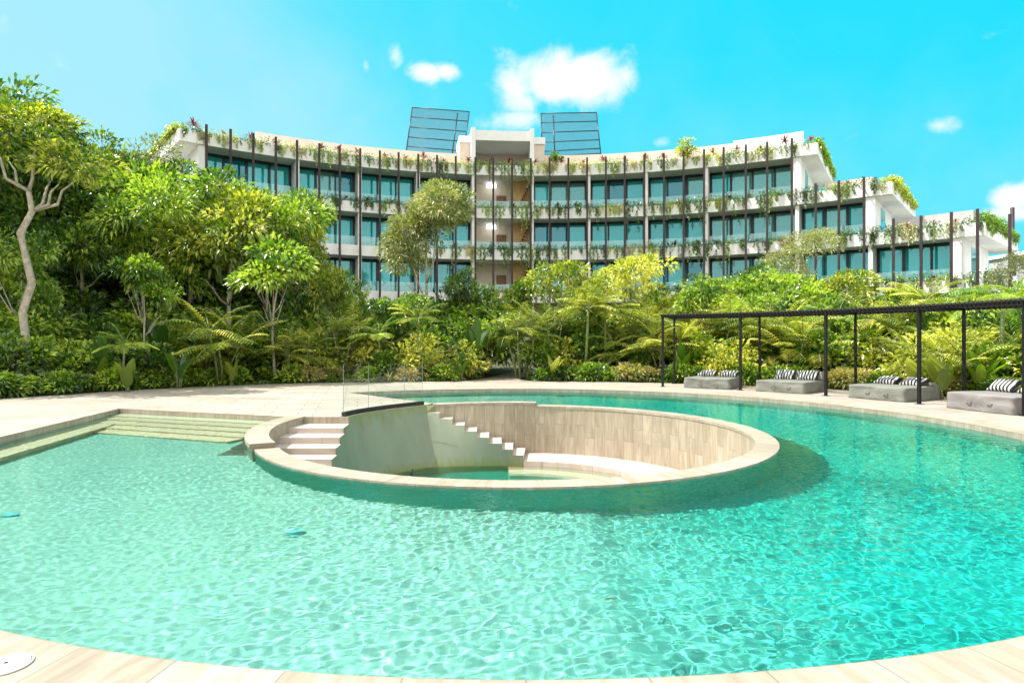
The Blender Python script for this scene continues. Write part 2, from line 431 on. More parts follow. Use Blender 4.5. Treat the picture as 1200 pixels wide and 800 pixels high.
# ring wall
ringt = empty('ring_wall', (0, 0, 0)); tag(ringt, 'round stone wall holding the pool water back from the sunken court', 'wall')
def ringpiece(name, prof, a0, a1, n, mat, parent=ringt):
    b = bmesh.new(); uvx = b.loops.layers.uv.new('UV')
    ring_solid(b, PX, PY, prof, rad(a0), rad(a1), n, uvl=uvx)
    return obj(name, b, mat, parent)
# wall body
ringpiece('wall_body', [(R_IN, -2.2), (R_RIM-.03, -2.2), (R_RIM-.03, Z_RIM-.06), (R_IN, Z_RIM-.06)], 7.3, 242.7, 200, M_clad)
ringpiece('outer_face', [(R_RIM-.029, -2.3), (R_RIM-.018, -2.3), (R_RIM-.018, Z_RIM-.062), (R_RIM-.029, Z_RIM-.062)], 6.9, 242.9, 200, M_wallp)
ringpiece('rim', [(R_IN-.012, Z_RIM-.058), (R_RIM, Z_RIM-.058), (R_RIM, Z_RIM), (R_IN-.012, Z_RIM)], 7.3, 242.7, 200, M_cope)
ringpiece('wall_body', [(R_IN, -2.2), (R_RIM-.03, -2.2), (R_RIM-.03, -.05), (R_IN, -.05)], -27.5, 7.27, 40, M_clad)
ringpiece('coping', [(R_IN-.015, -.048), (R_RIM, -.048), (R_RIM, 0.006), (R_IN-.015, 0.006)], -27.5, 7.25, 40, M_cope)
def rin(a):
    d = degrees(a)
    tab = [(-120, 4.32), (-117, 4.35), (-100, 4.50), (-88, 4.62), (-74, 4.72)]
    for (a0, r0), (a1, r1) in zip(tab, tab[1:]):
        if a0 <= d <= a1: return r0+(r1-r0)*(d-a0)/(a1-a0)
    return tab[0][1] if d < -120 else tab[-1][1]
ringpiece('wall_body', lambda a: [(rin(a), -2.2), (rin(a)+.34, -2.2), (rin(a)+.34, -.052), (rin(a), -.052)], -117.25, -74, 40, M_clad)
ringpiece('coping', lambda a: [(rin(a)-.012, -.05), (rin(a)+.38, -.05), (rin(a)+.38, .008), (rin(a)-.012, .008)], -117.2, -73, 40, M_cope)

# court floor, its water, the bench
M_green = None
m, nt, out = new_mat('mossy_render'); L = nt.links.new
p = N(nt, 'ShaderNodeBsdfPrincipled', i_Roughness=0.75); tc = N(nt, 'ShaderNodeTexCoord')
mp = N(nt, 'ShaderNodeMapping'); mp.inputs['Scale'].default_value = (1, 1, 0.25); L(tc.outputs['Object'], mp.inputs[0])
n1 = N(nt, 'ShaderNodeTexNoise', i_Scale=1.6, i_Detail=7.0, i_Roughness=.6); L(mp.outputs[0], n1.inputs[0])
n2 = N(nt, 'ShaderNodeTexNoise', i_Scale=9.0, i_Detail=5.0); L(mp.outputs[0], n2.inputs[0])
sp = N(nt, 'ShaderNodeSeparateXYZ'); L(tc.outputs['Object'], sp.inputs[0])
r1 = ramp(nt, [(0.35, (0.175, 0.195, 0.135)), (0.65, (0.215, 0.235, 0.165))]); L(n1.outputs[0], r1.inputs[0])
# algae stains near the top edge and at the waterline
hz = N(nt, 'ShaderNodeMath', operation='MULTIPLY_ADD', i_1=3.2, i_2=1.1); L(sp.outputs[2], hz.inputs[0])
hz2 = N(nt, 'ShaderNodeMath', operation='MULTIPLY_ADD', i_1=-5.0, i_2=-5.9); L(sp.outputs[2], hz2.inputs[0])
mxh = N(nt, 'ShaderNodeMath', operation='MAXIMUM'); L(hz.outputs[0], mxh.inputs[0]); L(hz2.outputs[0], mxh.inputs[1])
st = N(nt, 'ShaderNodeMath', operation='MULTIPLY_ADD', i_1=2.4, i_2=-1.35); L(n2.outputs[0], st.inputs[0])
s2 = N(nt, 'ShaderNodeMath', operation='ADD', use_clamp=True); L(st.outputs[0], s2.inputs[0]); L(mxh.outputs[0], s2.inputs[1])
s3 = N(nt, 'ShaderNodeMath', operation='MULTIPLY', i_1=0.75); L(s2.outputs[0], s3.inputs[0])
mx = N(nt, 'ShaderNodeMix', data_type='RGBA'); L(s3.outputs[0], mx.inputs[0]); L(r1.outputs[0], mx.inputs[6]); mx.inputs[7].default_value = (0.17, 0.18, 0.045, 1)
L(mx.outputs[2], p.inputs['Base Color']); L(p.outputs[0], out.inputs[0]); M_green = m

bm = bmesh.new()
bmesh.ops.create_circle(bm, cap_ends=True, segments=96, radius=4.4, matrix=Matrix.Translation((PX, PY, -1.95)))
tag(obj('court_floor', bm, plaster('teal_mosaic', (0.02, 0.55, 0.46), (0.01, 0.45, 0.38))), kind='structure')
ringpiece('court_bench', [(3.17, -1.9), (R_IN-.004, -1.9), (R_IN-.004, -1.30), (3.17, -1.30)], 3.9, 120, 60, M_stair, parent=None)
b_ = bpy.data.objects['court_bench']; tag(b_, 'curved white stone bench at the foot of the ring wall in the sunken court', 'bench')
ringpiece('court_shelf', [(2.45, -1.9), (3.165, -1.9), (3.165, -1.50), (2.45, -1.50)], -3, 120, 60, M_step, parent=None)
tag(bpy.data.objects['court_shelf'], 'shallow olive shelf under the court water beside the white bench', 'pool step')

# green retaining wall: one battered face from stair to stair; the stairs end on it
TOPW_G = [(-3.14, 9.30), (-3.52, 13.25), (-3.42, 13.7), (-3.2, 14.2), (-2.9, 14.72), (-2.55, 15.2), (-2.17, 15.68), (-1.50, 15.46), (-.90, 15.26), (-.30, 15.13), (.28, 15.07)]
BOTW_G = [(-3.00, 9.30), (-3.02, 12.95), (-2.92, 13.35), (-2.76, 13.7), (-2.56, 14.02), (-2.32, 14.32), (-2.02, 14.60), (-1.40, 14.86), (-.80, 15.00), (-.20, 15.05), (.28, 15.065)]
ZB = -1.94
def gpt(s_, z):
    k = min(len(TOPW_G)-2, int(s_)); f = s_-k; t = (z-ZB)/(-.002-ZB)
    tx = TOPW_G[k][0]+(TOPW_G[k+1][0]-TOPW_G[k][0])*f; ty = TOPW_G[k][1]+(TOPW_G[k+1][1]-TOPW_G[k][1])*f
    bx = BOTW_G[k][0]+(BOTW_G[k+1][0]-BOTW_G[k][0])*f; by = BOTW_G[k][1]+(BOTW_G[k+1][1]-BOTW_G[k][1])*f
    return (bx+(tx-bx)*t, by+(ty-by)*t, z)
gw = empty('court_retaining_wall', (0, 0, 0)); tag(gw, 'green-stained rendered wall below the glass balustrade between the two stairs', 'wall')
bm = bmesh.new()
STA = [(13.25, -0.145), (12.60, -0.255), (12.06, -0.38), (11.59, -0.50), (11.14, -0.63), (10.68, -0.76), (10.22, -0.89), (9.76, -1.02)]
def gquad(s0, s1, zt):
    zs = [ZB]
    while zs[-1]+.2 < zt-.03: zs.append(zs[-1]+.2)
    zs.append(zt)
    a_ = [bm.verts.new(gpt(s0, z)) for z in zs]; b_ = [bm.verts.new(gpt(s1, z)) for z in zs]
    for q in range(len(zs)-1): bm.faces.new((a_[q], b_[q], b_[q+1], a_[q+1])).smooth = True
def sA(y): return (y-9.30)/(13.25-9.30)
for i, (yb, zt) in enumerate(STA):
    yf = STA[i+1][0] if i+1 < len(STA) else 9.30
    gquad(max(0, sA(yf)), sA(yb), zt-.001)
for k in range(1, 6): gquad(k, k+1, -.002)
NB = 8
for i in range(NB): gquad(6+4*i/NB, 6+4*(i+1)/NB, -0.18-0.14*i-.001)
bmesh.ops.remove_doubles(bm, verts=bm.verts, dist=.004)
# return behind the top of the curved stair
v0, v1 = gpt(6, -.18), gpt(6, -.002)
bm.faces.new([bm.verts.new(q) for q in (v0, pol(4.31, -28, -.18), pol(4.31, -28, -.002), v1)])
obj('wall_face', bm, M_green, gw)
stA = empty('left_stair', (0, 0, 0)); tag(stA, 'short straight stair of pinkish stone steps dropping from the deck on the left', 'stairs')
for i, (yb, zt) in enumerate(STA):
    yf = STA[i+1][0] if i+1 < len(STA) else 9.30
    b = bmesh.new(); xlft = -4.85
    gb_, gf_ = gpt(sA(yb), zt), gpt(max(0, sA(yf)), zt)
    P = [(xlft, yb), (gb_[0]-.003, yb), (gf_[0]-.003, yf), (xlft, yf)]
    lo = [b.verts.new((x, y, zt-.5)) for x, y in P]; hi = [b.verts.new((x, y, zt)) for x, y in P]
    b.faces.new(hi); b.faces.new(lo[::-1])
    for q in range(4):
        if q != 1: b.faces.new((lo[q], lo[(q+1) % 4], hi[(q+1) % 4], hi[q]))
    bmesh.ops.recalc_face_normals(b, faces=b.faces)
    obj('step', b, M_stair, stA)
bm = bmesh.new(); uv = bm.loops.layers.uv.new('UV')
loft(bm, [(-4.8, 13.252, -.3), (-3.50, 13.252, -.3)], [(-4.8, 13.252, -.002), (-3.50, 13.252, -.002)], uv)
obj('top_riser', bm, M_clad, stA)
stB = empty('curved_stair', (0, 0, 0)); tag(stB, 'curved stair of white treads climbing along the back of the ring wall', 'stairs')
for i in range(NB):
    b = bmesh.new(); zt = -0.18-0.14*i
    a0, a1 = -30+33.8*i/NB, -30+33.8*(i+1)/NB
    n0, n1 = gpt(6+4*i/NB, zt), gpt(6+4*(i+1)/NB, zt)
    q0, q1 = pol(R_IN-.004, a0), pol(R_IN-.004, a1)
    P = [(n0[0], n0[1]), (n1[0], n1[1]), (q1[0], q1[1]), (q0[0], q0[1])]
    lo = [b.verts.new((x, y, zt-.15)) for x, y in P]; hi = [b.verts.new((x, y, zt)) for x, y in P]
    b.faces.new(hi); b.faces.new(lo[::-1])
    for q in range(4):
        if q != 0: b.faces.new((lo[q], lo[(q+1) % 4], hi[(q+1) % 4], hi[q]))
    bmesh.ops.recalc_face_normals(b, faces=b.faces)
    obj('step', b, M_stair, stB)
TOPG = TOPW_G[1:7]

# glass balustrade with dark channel
M_dark = simple('dark_metal', (0.025, 0.022, 0.022), 0.45, 0.3, scale=8)
m, nt, out = new_mat('clear_glass'); L = nt.links.new
tr = N(nt, 'ShaderNodeBsdfTransparent'); tr.inputs[0].default_value = (0.94, 0.97, 0.96, 1)
gl = N(nt, 'ShaderNodeBsdfGlossy', i_Roughness=0.02); fr = N(nt, 'ShaderNodeValue'); fr.outputs[0].default_value = 0.05
ms = N(nt, 'ShaderNodeMixShader'); L(fr.outputs[0], ms.inputs[0]); L(tr.outputs[0], ms.inputs[1]); L(gl.outputs[0], ms.inputs[2]); L(ms.outputs[0], out.inputs[0])
M_glass = m
gb = empty('glass_balustrade', (-3.4, 13.5, 0)); tag(gb, 'clear frameless glass balustrade in a dark floor channel above the green wall', 'balustrade')
inner = [(x-.06, y+.03) for x, y in TOPG]
outer_ = [(x-.15, y+.07) for x, y in TOPG]
def strip_solid(name, A, B, z0, z1, mat, parent):
    b = bmesh.new()
    n = len(A)
    V = [[b.verts.new((p[0]-parent.location.x, p[1]-parent.location.y, z)) for p, z in ((A[i], z0), (B[i], z0), (B[i], z1), (A[i], z1))] for i in range(n)]
    for i in range(n-1):
        for k in range(4):
            b.faces.new((V[i][k], V[i][(k+1) % 4], V[i+1][(k+1) % 4], V[i+1][k]))
    b.faces.new(V[0]); b.faces.new(V[-1][::-1])
    bmesh.ops.recalc_face_normals(b, faces=b.faces)
    return obj(name, b, mat, parent)
strip_solid('channel', [(x+.0, y-.0) for x, y in inner], outer_, 0.005, 0.09, M_dark, gb)
mid = [((a[0]+b[0])/2, (a[1]+b[1])/2) for a, b in zip(inner, outer_)]
for (i0, i1) in ((0, 2), (2, 4), (4, 5)):
    s = mid[i0:i1+1]
    d = Vector((s[-1][0]-s[0][0], s[-1][1]-s[0][1])).normalized()*0.006
    s = [(s[0][0]+d.x, s[0][1]+d.y)] + s[1:-1] + [(s[-1][0]-d.x, s[-1][1]-d.y)]
    strip_solid('glass_panel', s, [(x-.010, y+.006) for x, y in s], 0.088, 1.12, M_glass, gb)
M_gedge = simple('glass_edge', (0.22, 0.34, 0.30), 0.2)
for i in (0, 2, 4, 5):
    b = bmesh.new(); q = mid[i]; box(b, q[0]-gb.location.x-.006, q[0]-gb.location.x+.003, q[1]-gb.location.y-.004, q[1]-gb.location.y+.004, .089, 1.118)
    obj('glass_joint', b, M_gedge, gb)

# small water spout at the foot of the green wall
b = bmesh.new(); tube(b, [(-2.28, 14.05, -1.62), (-2.28, 14.05, -1.27)], 0.028, 8)
tag(obj('standpipe', b, M_dark), 'small dark pipe standing in the court water at the foot of the green wall', 'pipe')

# ------------------------------------------------------------------ water
def water_mat(name, dens, absorb):
    m, nt, out = new_mat(name); L = nt.links.new
    tc = N(nt, 'ShaderNodeTexCoord')
    mp = N(nt, 'ShaderNodeMapping'); mp.inputs['Rotation'].default_value = (0, 0, rad(24)); mp.inputs['Scale'].default_value = (1, 1.5, 1)
    L(tc.outputs['Object'], mp.inputs[0])
    n1 = N(nt, 'ShaderNodeTexNoise', i_Scale=2.6, i_Detail=4.0, i_Roughness=0.55, i_Distortion=0.7); L(mp.outputs[0], n1.inputs[0])
    n2 = N(nt, 'ShaderNodeTexNoise', i_Scale=8.5, i_Detail=3.0, i_Roughness=0.5, i_Distortion=1.0); L(mp.outputs[0], n2.inputs[0])
    ad = N(nt, 'ShaderNodeMath', operation='MULTIPLY_ADD', i_1=0.45); L(n2.outputs[0], ad.inputs[0]); L(n1.outputs[0], ad.inputs[2])
    bp = N(nt, 'ShaderNodeBump', i_Strength=1.0, i_Distance=WAVE); L(ad.outputs[0], bp.inputs['Height'])
    fr = N(nt, 'ShaderNodeFresnel', i_IOR=1.33); L(bp.outputs[0], fr.inputs['Normal'])
    gl = N(nt, 'ShaderNodeBsdfGlossy', i_Roughness=0.04); L(bp.outputs[0], gl.inputs['Normal'])
    rf = N(nt, 'ShaderNodeBsdfRefraction', i_Roughness=0.0, i_IOR=1.33); L(bp.outputs[0], rf.inputs['Normal'])
    tr = N(nt, 'ShaderNodeBsdfTransparent')
    # sunlight is focused by the ripples: a moving net of thin bright lines in the light that passes
    wn = N(nt, 'ShaderNodeTexNoise', i_Scale=3.0, i_Detail=2.0, i_Distortion=0.3); L(tc.outputs['Object'], wn.inputs[0])
    wv = N(nt, 'ShaderNodeVectorMath', operation='MULTIPLY_ADD'); L(wn.outputs['Color'], wv.inputs[0]); wv.inputs[1].default_value = (.38, .38, 0); L(tc.outputs['Object'], wv.inputs[2])
    vo = N(nt, 'ShaderNodeTexVoronoi', feature='SMOOTH_F1', i_Scale=8.5, i_Smoothness=0.35, voronoi_dimensions='2D'); L(wv.outputs[0], vo.inputs['Vector'])
    vo2 = N(nt, 'ShaderNodeTexVoronoi', feature='F1', i_Scale=14.0, voronoi_dimensions='2D'); L(wv.outputs[0], vo2.inputs['Vector'])
    pw = N(nt, 'ShaderNodeMath', operation='POWER', i_1=2.6); L(vo.outputs['Distance'], pw.inputs[0])
    pw2 = N(nt, 'ShaderNodeMath', operation='POWER', i_1=2.2); L(vo2.outputs['Distance'], pw2.inputs[0])
    s = N(nt, 'ShaderNodeMath', operation='MULTIPLY_ADD', i_1=2.6, i_2=0.50); L(pw.outputs[0], s.inputs[0])
    s2 = N(nt, 'ShaderNodeMath', operation='MULTIPLY_ADD', i_1=1.0); L(pw2.outputs[0], s2.inputs[0]); L(s.outputs[0], s2.inputs[2])
    s3 = N(nt, 'ShaderNodeMath', operation='MINIMUM', i_1=2.2); L(s2.outputs[0], s3.inputs[0]); s4 = N(nt, 'ShaderNodeMath', operation='MULTIPLY', i_1=1.9); L(s3.outputs[0], s4.inputs[0]); s3 = s4
    cb = N(nt, 'ShaderNodeCombineColor'); [L(s3.outputs[0], cb.inputs[k]) for k in range(3)]
    tr.inputs[0].default_value = (.95, 1, 1, 1)
    m1 = N(nt, 'ShaderNodeMixShader', i_0=TRMIX); L(rf.outputs[0], m1.inputs[1]); L(tr.outputs[0], m1.inputs[2])
    m2 = N(nt, 'ShaderNodeMixShader'); L(fr.outputs[0], m2.inputs[0]); L(m1.outputs[0], m2.inputs[1]); L(gl.outputs[0], m2.inputs[2])
    L(m2.outputs[0], out.inputs['Surface'])
    va = N(nt, 'ShaderNodeVolumeAbsorption', i_Density=dens); va.inputs[0].default_value = (*absorb, 1)
    L(va.outputs[0], out.inputs['Volume'])
    return m
WAVE, TRMIX = 0.02, 0.6
NW = 200
# pool water: a real rippled surface; the sun is refracted through it onto the floor
m, nt, out = new_mat('pool_water'); L = nt.links.new
g = N(nt, 'ShaderNodeBsdfGlass', i_IOR=1.25, i_Roughness=0.0); g.inputs['Color'].default_value = (*W_TINT, 1)
L(g.outputs[0], out.inputs['Surface']); M_water = m
bm = bmesh.new(); NA_, NR_ = 2100, 280
rows = []
ca_, sa_ = cos(rad(28)), sin(rad(28))
for i in range(NA_):
    row = []
    for j in range(NR_+1):
        ri_ = r_in_water(360*i/NA_); x, y, z = pol(ri_+(10.45-ri_)*j/NR_, 360*i/NA_, Z_W)
        u, v = x*ca_+y*sa_, -x*sa_+y*ca_
        e = (0.48+0.52*sm(-4.0, -.5, x))*(1-.38*sm(1.0, 4.5, x))*(0.95-.30*sm(12, 16, y))*(1.0+.75*mnoise.noise(Vector((x*.33+5, y*.45, 9))))
        z += 0.0040*e*mnoise.noise(Vector((u*4.6, v*7.5, 0))) + 0.0037*e*mnoise.noise(Vector((u*12.5, v*16, 3))) + 0.0013*mnoise.noise(Vector((x*23, y*23, 7)))
        row.append(bm.verts.new((x, y, z)))
    rows.append(row)
for i in range(NA_):
    k = (i+1) % NA_
    for j in range(NR_):
        f = bm.faces.new((rows[i][j], rows[k][j], rows[k][j+1], rows[i][j+1])); f.smooth = True
bot = [[bm.verts.new(pol(r, 360*i/NA_, -3.0)) for r in (r_in_water(360*i/NA_), 10.45)] for i in range(NA_)]
for i in range(NA_):
    k = (i+1) % NA_
    for q in ((bot[i][0], bot[k][0], bot[k][1], bot[i][1]), (rows[i][0], bot[i][0], bot[k][0], rows[k][0]), (rows[i][NR_], rows[k][NR_], bot[k][1], bot[i][1])): bm.faces.new(q)
bmesh.ops.recalc_face_normals(bm, faces=bm.faces)
wo_ = tag(obj('water', bm, M_water), kind='structure')
wo_.cycles.is_caustics_caster = True
sl.cycles.is_caustics_light = True
bm = bmesh.new()
top = [bm.verts.new(pol(4.38, 360*i/NW, -1.42)) for i in range(NW)]; bot = [bm.verts.new(pol(4.38, 360*i/NW, -2.8)) for i in range(NW)]
bm.faces.new(top); bm.faces.new(bot)
for i in range(NW): bm.faces.new((top[i], top[(i+1) % NW], bot[(i+1) % NW], bot[i]))
bmesh.ops.recalc_face_normals(bm, faces=bm.faces)
M_cwater = water_mat('court_water', 1.5, (0.0, 0.86, 0.80))
tag(obj('court_water', bm, M_cwater), kind='structure')
# ------------------------------------------------------------------ the curved hotel
BX, BY, RB = 1.84, 13.17, 36.27
def bp_(r, deg, z=0.0):
    a = rad(deg); return (BX + r*sin(a), BY + r*cos(a), z)
M_white = simple('white_render', (0.78, 0.77, 0.74), 0.7, var=0.06, scale=0.8, bump=0.15)
M_wall = simple('cream_render', (0.66, 0.62, 0.56), 0.75, var=0.06, scale=1.0)
M_tan = simple('tan_render', (0.66, 0.54, 0.45), 0.8, var=0.08, scale=1.5)
M_ochre = simple('ochre_panel', (0.62, 0.40, 0.16), 0.6, var=0.15, scale=3)
M_wood = simple('brown_wood', (0.28, 0.13, 0.06), 0.5, var=0.3, scale=6)
M_post = simple('dark_brown_steel', (0.022, 0.010, 0.010), 0.6, 0.0, var=0.5, scale=1.3)
M_frame = simple('window_frame', (0.018, 0.022, 0.03), 0.35, 0.4)
M_curt = simple('curtain_cloth', (0.85, 0.86, 0.84), 0.9)
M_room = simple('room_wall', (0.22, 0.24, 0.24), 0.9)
M_soil = simple('planter_soil', (0.05, 0.035, 0.02), 1.0)
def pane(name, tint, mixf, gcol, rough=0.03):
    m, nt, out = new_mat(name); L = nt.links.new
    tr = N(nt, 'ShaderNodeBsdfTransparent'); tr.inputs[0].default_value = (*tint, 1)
    df = N(nt, 'ShaderNodeBsdfDiffuse'); df.inputs[0].default_value = (*gcol, 1)  # teal diffuse stands in for sky reflected in the panes
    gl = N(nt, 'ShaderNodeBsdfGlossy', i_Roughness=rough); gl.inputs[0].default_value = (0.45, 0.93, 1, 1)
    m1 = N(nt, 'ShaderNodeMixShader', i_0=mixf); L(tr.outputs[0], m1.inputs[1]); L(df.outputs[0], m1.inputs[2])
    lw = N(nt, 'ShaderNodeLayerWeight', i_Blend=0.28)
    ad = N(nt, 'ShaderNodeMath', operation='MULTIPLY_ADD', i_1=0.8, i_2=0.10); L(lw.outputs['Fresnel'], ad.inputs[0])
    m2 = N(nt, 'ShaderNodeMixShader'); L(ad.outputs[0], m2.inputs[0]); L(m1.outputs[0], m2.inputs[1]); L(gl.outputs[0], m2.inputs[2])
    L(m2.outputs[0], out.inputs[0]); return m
M_pane = pane('sky_painted_window_glass', (0.35, 0.92, 0.92), 0.46, (0.05, 0.72, 0.75))
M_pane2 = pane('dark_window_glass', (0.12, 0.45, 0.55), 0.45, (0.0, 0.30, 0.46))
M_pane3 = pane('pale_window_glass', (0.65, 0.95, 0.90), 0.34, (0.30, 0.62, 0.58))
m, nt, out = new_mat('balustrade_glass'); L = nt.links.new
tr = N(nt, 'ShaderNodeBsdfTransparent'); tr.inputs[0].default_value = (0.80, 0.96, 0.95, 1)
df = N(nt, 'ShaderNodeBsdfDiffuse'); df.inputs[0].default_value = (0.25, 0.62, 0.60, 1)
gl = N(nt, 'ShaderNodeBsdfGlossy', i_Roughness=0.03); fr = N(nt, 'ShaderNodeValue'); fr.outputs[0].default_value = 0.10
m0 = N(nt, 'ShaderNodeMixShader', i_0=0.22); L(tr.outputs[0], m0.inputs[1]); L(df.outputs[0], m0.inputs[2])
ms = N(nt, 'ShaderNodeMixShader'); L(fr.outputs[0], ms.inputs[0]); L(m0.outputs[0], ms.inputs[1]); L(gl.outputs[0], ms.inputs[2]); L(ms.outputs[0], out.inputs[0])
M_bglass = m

hotel = empty('hotel_building', (BX, BY+RB, 2.0)); tag(hotel, 'long white curved hotel with planted balconies, dark facade posts and teal windows', 'building')
HO = Vector(hotel.location)
def hobj(name, bm, mat, parent=hotel):
    """link a building mesh given in world coordinates"""
    if parent is hotel or parent.parent is hotel:
        bmesh.ops.translate(bm, verts=bm.verts, vec=-HO)
    return obj(name, bm, mat, parent)
def rs(name, prof, a0, a1, mat, parent=hotel, step=1.2):
    b = bmesh.new()
    n = max(1, int(abs(a1-a0)/step))
    ring_solid(b, BX, BY, prof, rad(a0), rad(a1), n, smooth=False)
    return hobj(name, b, mat, parent)

ZT = [15.55, 12.12, 8.82, 5.40]        # top of each planter edge: roof, 3rd, 2nd, 1st
FH = 0.80
AL = -40.8
AR = [32.9, 40.0, 47.7, 57.0]
WL = -38.5                              # end walls
WR = [30.9, 38.1, 45.7, 55.0]
PA = [-38.34, -35.93, -33.6, -31.21, -28.89, -26.41, -24.07, -21.68, -19.35, -17.09, -14.69, -12.37, -10.04, -7.57, -5.31, -2.93, -0.56, 1.82, 4.19, 6.54, 8.88, 11.2, 13.6, 15.96, 18.29, 20.68, 22.92, 25.4, 27.73, 30.35, 32.8, 35.1, 37.52, 40.23, 42.67, 45.22, 47.32, 49.8, 52.2]
# column (fin) angles
FA = [-38.5, -28.7, -21.6, -14.6, -7.75, -0.35, 6.75, 13.8, 20.9, 30.8]
FAX = {0: [], 1: [38.0], 2: [38.0, 45.6], 3: [38.0, 45.6, 54.9]}
R0 = RB
for lv, zt in enumerate(ZT):
    zb = zt-FH
    a1 = AR[lv]
    slab = rs('floor_slab', [(R0, zb), (R0+11, zb), (R0+11, zb+.30), (R0+.75, zb+.30), (R0+.72, zt-.002), (R0, zt)], AL, a1, M_white)
    rs('planter_soil', [(R0+.12, zt-.06), (R0+.60, zt-.06), (R0+.60, zt+.02), (R0+.12, zt+.02)], AL+.3, a1-.3, M_soil, slab, step=3)
    # radial planter edges at the two ends
    for a, sgn in ((AL, 1), (a1, -1)):
        b = bmesh.new()
        da = 0.75*sgn*degrees(1/R0)
        c = [bp_(R0+.74, a+.02*sgn), bp_(R0+10.9, a+.02*sgn), bp_(R0+10.9, a+da*.8), bp_(R0+.74, a+da)]
        lo = [b.verts.new((p[0], p[1], zb+.302)) for p in c]; hi = [b.verts.new((p[0], p[1], zt)) for p in c]
        b.faces.new(hi); b.faces.new(lo[::-1])
        for q in range(4): b.faces.new((lo[q], lo[(q+1) % 4], hi[(q+1) % 4], hi[q]))
        bmesh.ops.recalc_face_normals(b, faces=b.faces)
        hobj('end_planter', b, M_white)
# ground storey plinth and back wall
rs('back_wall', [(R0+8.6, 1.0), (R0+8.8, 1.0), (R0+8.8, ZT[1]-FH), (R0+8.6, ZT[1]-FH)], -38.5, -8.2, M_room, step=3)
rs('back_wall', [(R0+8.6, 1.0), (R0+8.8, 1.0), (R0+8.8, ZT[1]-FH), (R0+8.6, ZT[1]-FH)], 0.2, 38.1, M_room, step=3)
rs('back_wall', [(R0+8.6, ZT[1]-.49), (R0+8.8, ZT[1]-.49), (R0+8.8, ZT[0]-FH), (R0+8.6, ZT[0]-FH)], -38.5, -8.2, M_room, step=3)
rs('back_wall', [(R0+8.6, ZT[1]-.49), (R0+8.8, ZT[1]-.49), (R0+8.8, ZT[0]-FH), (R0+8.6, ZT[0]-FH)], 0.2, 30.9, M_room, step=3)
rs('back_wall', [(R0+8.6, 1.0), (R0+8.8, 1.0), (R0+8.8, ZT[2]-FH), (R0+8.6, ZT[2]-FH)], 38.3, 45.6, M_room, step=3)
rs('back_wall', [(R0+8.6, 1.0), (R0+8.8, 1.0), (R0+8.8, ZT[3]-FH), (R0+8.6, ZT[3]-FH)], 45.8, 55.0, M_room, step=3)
M_base = simple('olive_base_wall', (0.26, 0.25, 0.13), 0.8)
rs('base_wall', [(R0+1.2, 0.5), (R0+1.4, 0.5), (R0+1.4, ZT[3]-FH-.01), (R0+1.2, ZT[3]-FH-.01)], -38.5, 55, M_base, step=3)

# partitions between rooms (white fins seen from the front)
TH = 0.26
def fin(a, z0, z1, r0=R0+.10, r1=R0+8.5, th=TH, mat=M_white, name='partition_wall', parent=hotel):
    d = degrees(th/2/R0)
    return rs(name, [(r0, z0), (r1, z0), (r1, z1), (r0, z1)], a-d, a+d, mat, parent, step=5)
LV = []                                 # (floor z, ceiling z, fins)
for lv in range(4):
    ceil = ZT[lv]-FH
    flo = (ZT[lv+1]-FH+.30) if lv < 3 else 2.0
    fins = FA[:-1] + ([30.8] + FAX[lv])
    LV.append((flo, ceil, fins))
    for a in fins:
        ends = a in (WL, fins[-1])
        fin(a, flo+.001, ceil-.001, th=0.55 if ends else TH, name='end_wall' if ends else 'partition_wall')
        if ends:
            # slatted side window in the end wall
            s = -1 if a < 0 else 1
            b = bmesh.new()
            off = 0.55/2+.02
            base = Vector(bp_(R0, a)); rr = Vector((sin(rad(a)), cos(rad(a)), 0)); tt = Vector((cos(rad(a)), -sin(rad(a)), 0))*s
            mt = Matrix(((rr.x, tt.x, 0, base.x), (rr.y, tt.y, 0, base.y), (0, 0, 1, 0), (0, 0, 0, 1)))
            for (u0, u1) in ((2.6, 4.6), (5.2, 6.4)):
                box(b, u0, u1, off, off+.02, flo+.15, ceil-.35, mat=mt)
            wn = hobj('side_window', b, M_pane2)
            b = bmesh.new()
            for (u0, u1) in ((2.6, 4.6), (5.2, 6.4)):
                k = int((u1-u0)/.33)
                for i in range(k+1):
                    u = u0+(u1-u0)*i/k
                    box(b, u-.03, u+.03, off+.03, off+.09, flo+.15, ceil-.35, mat=mt)
                box(b, u0-.05, u1+.05, off+.025, off+.085, ceil-.34, ceil-.27, mat=mt)
            obj('frame', b, M_frame, wn)

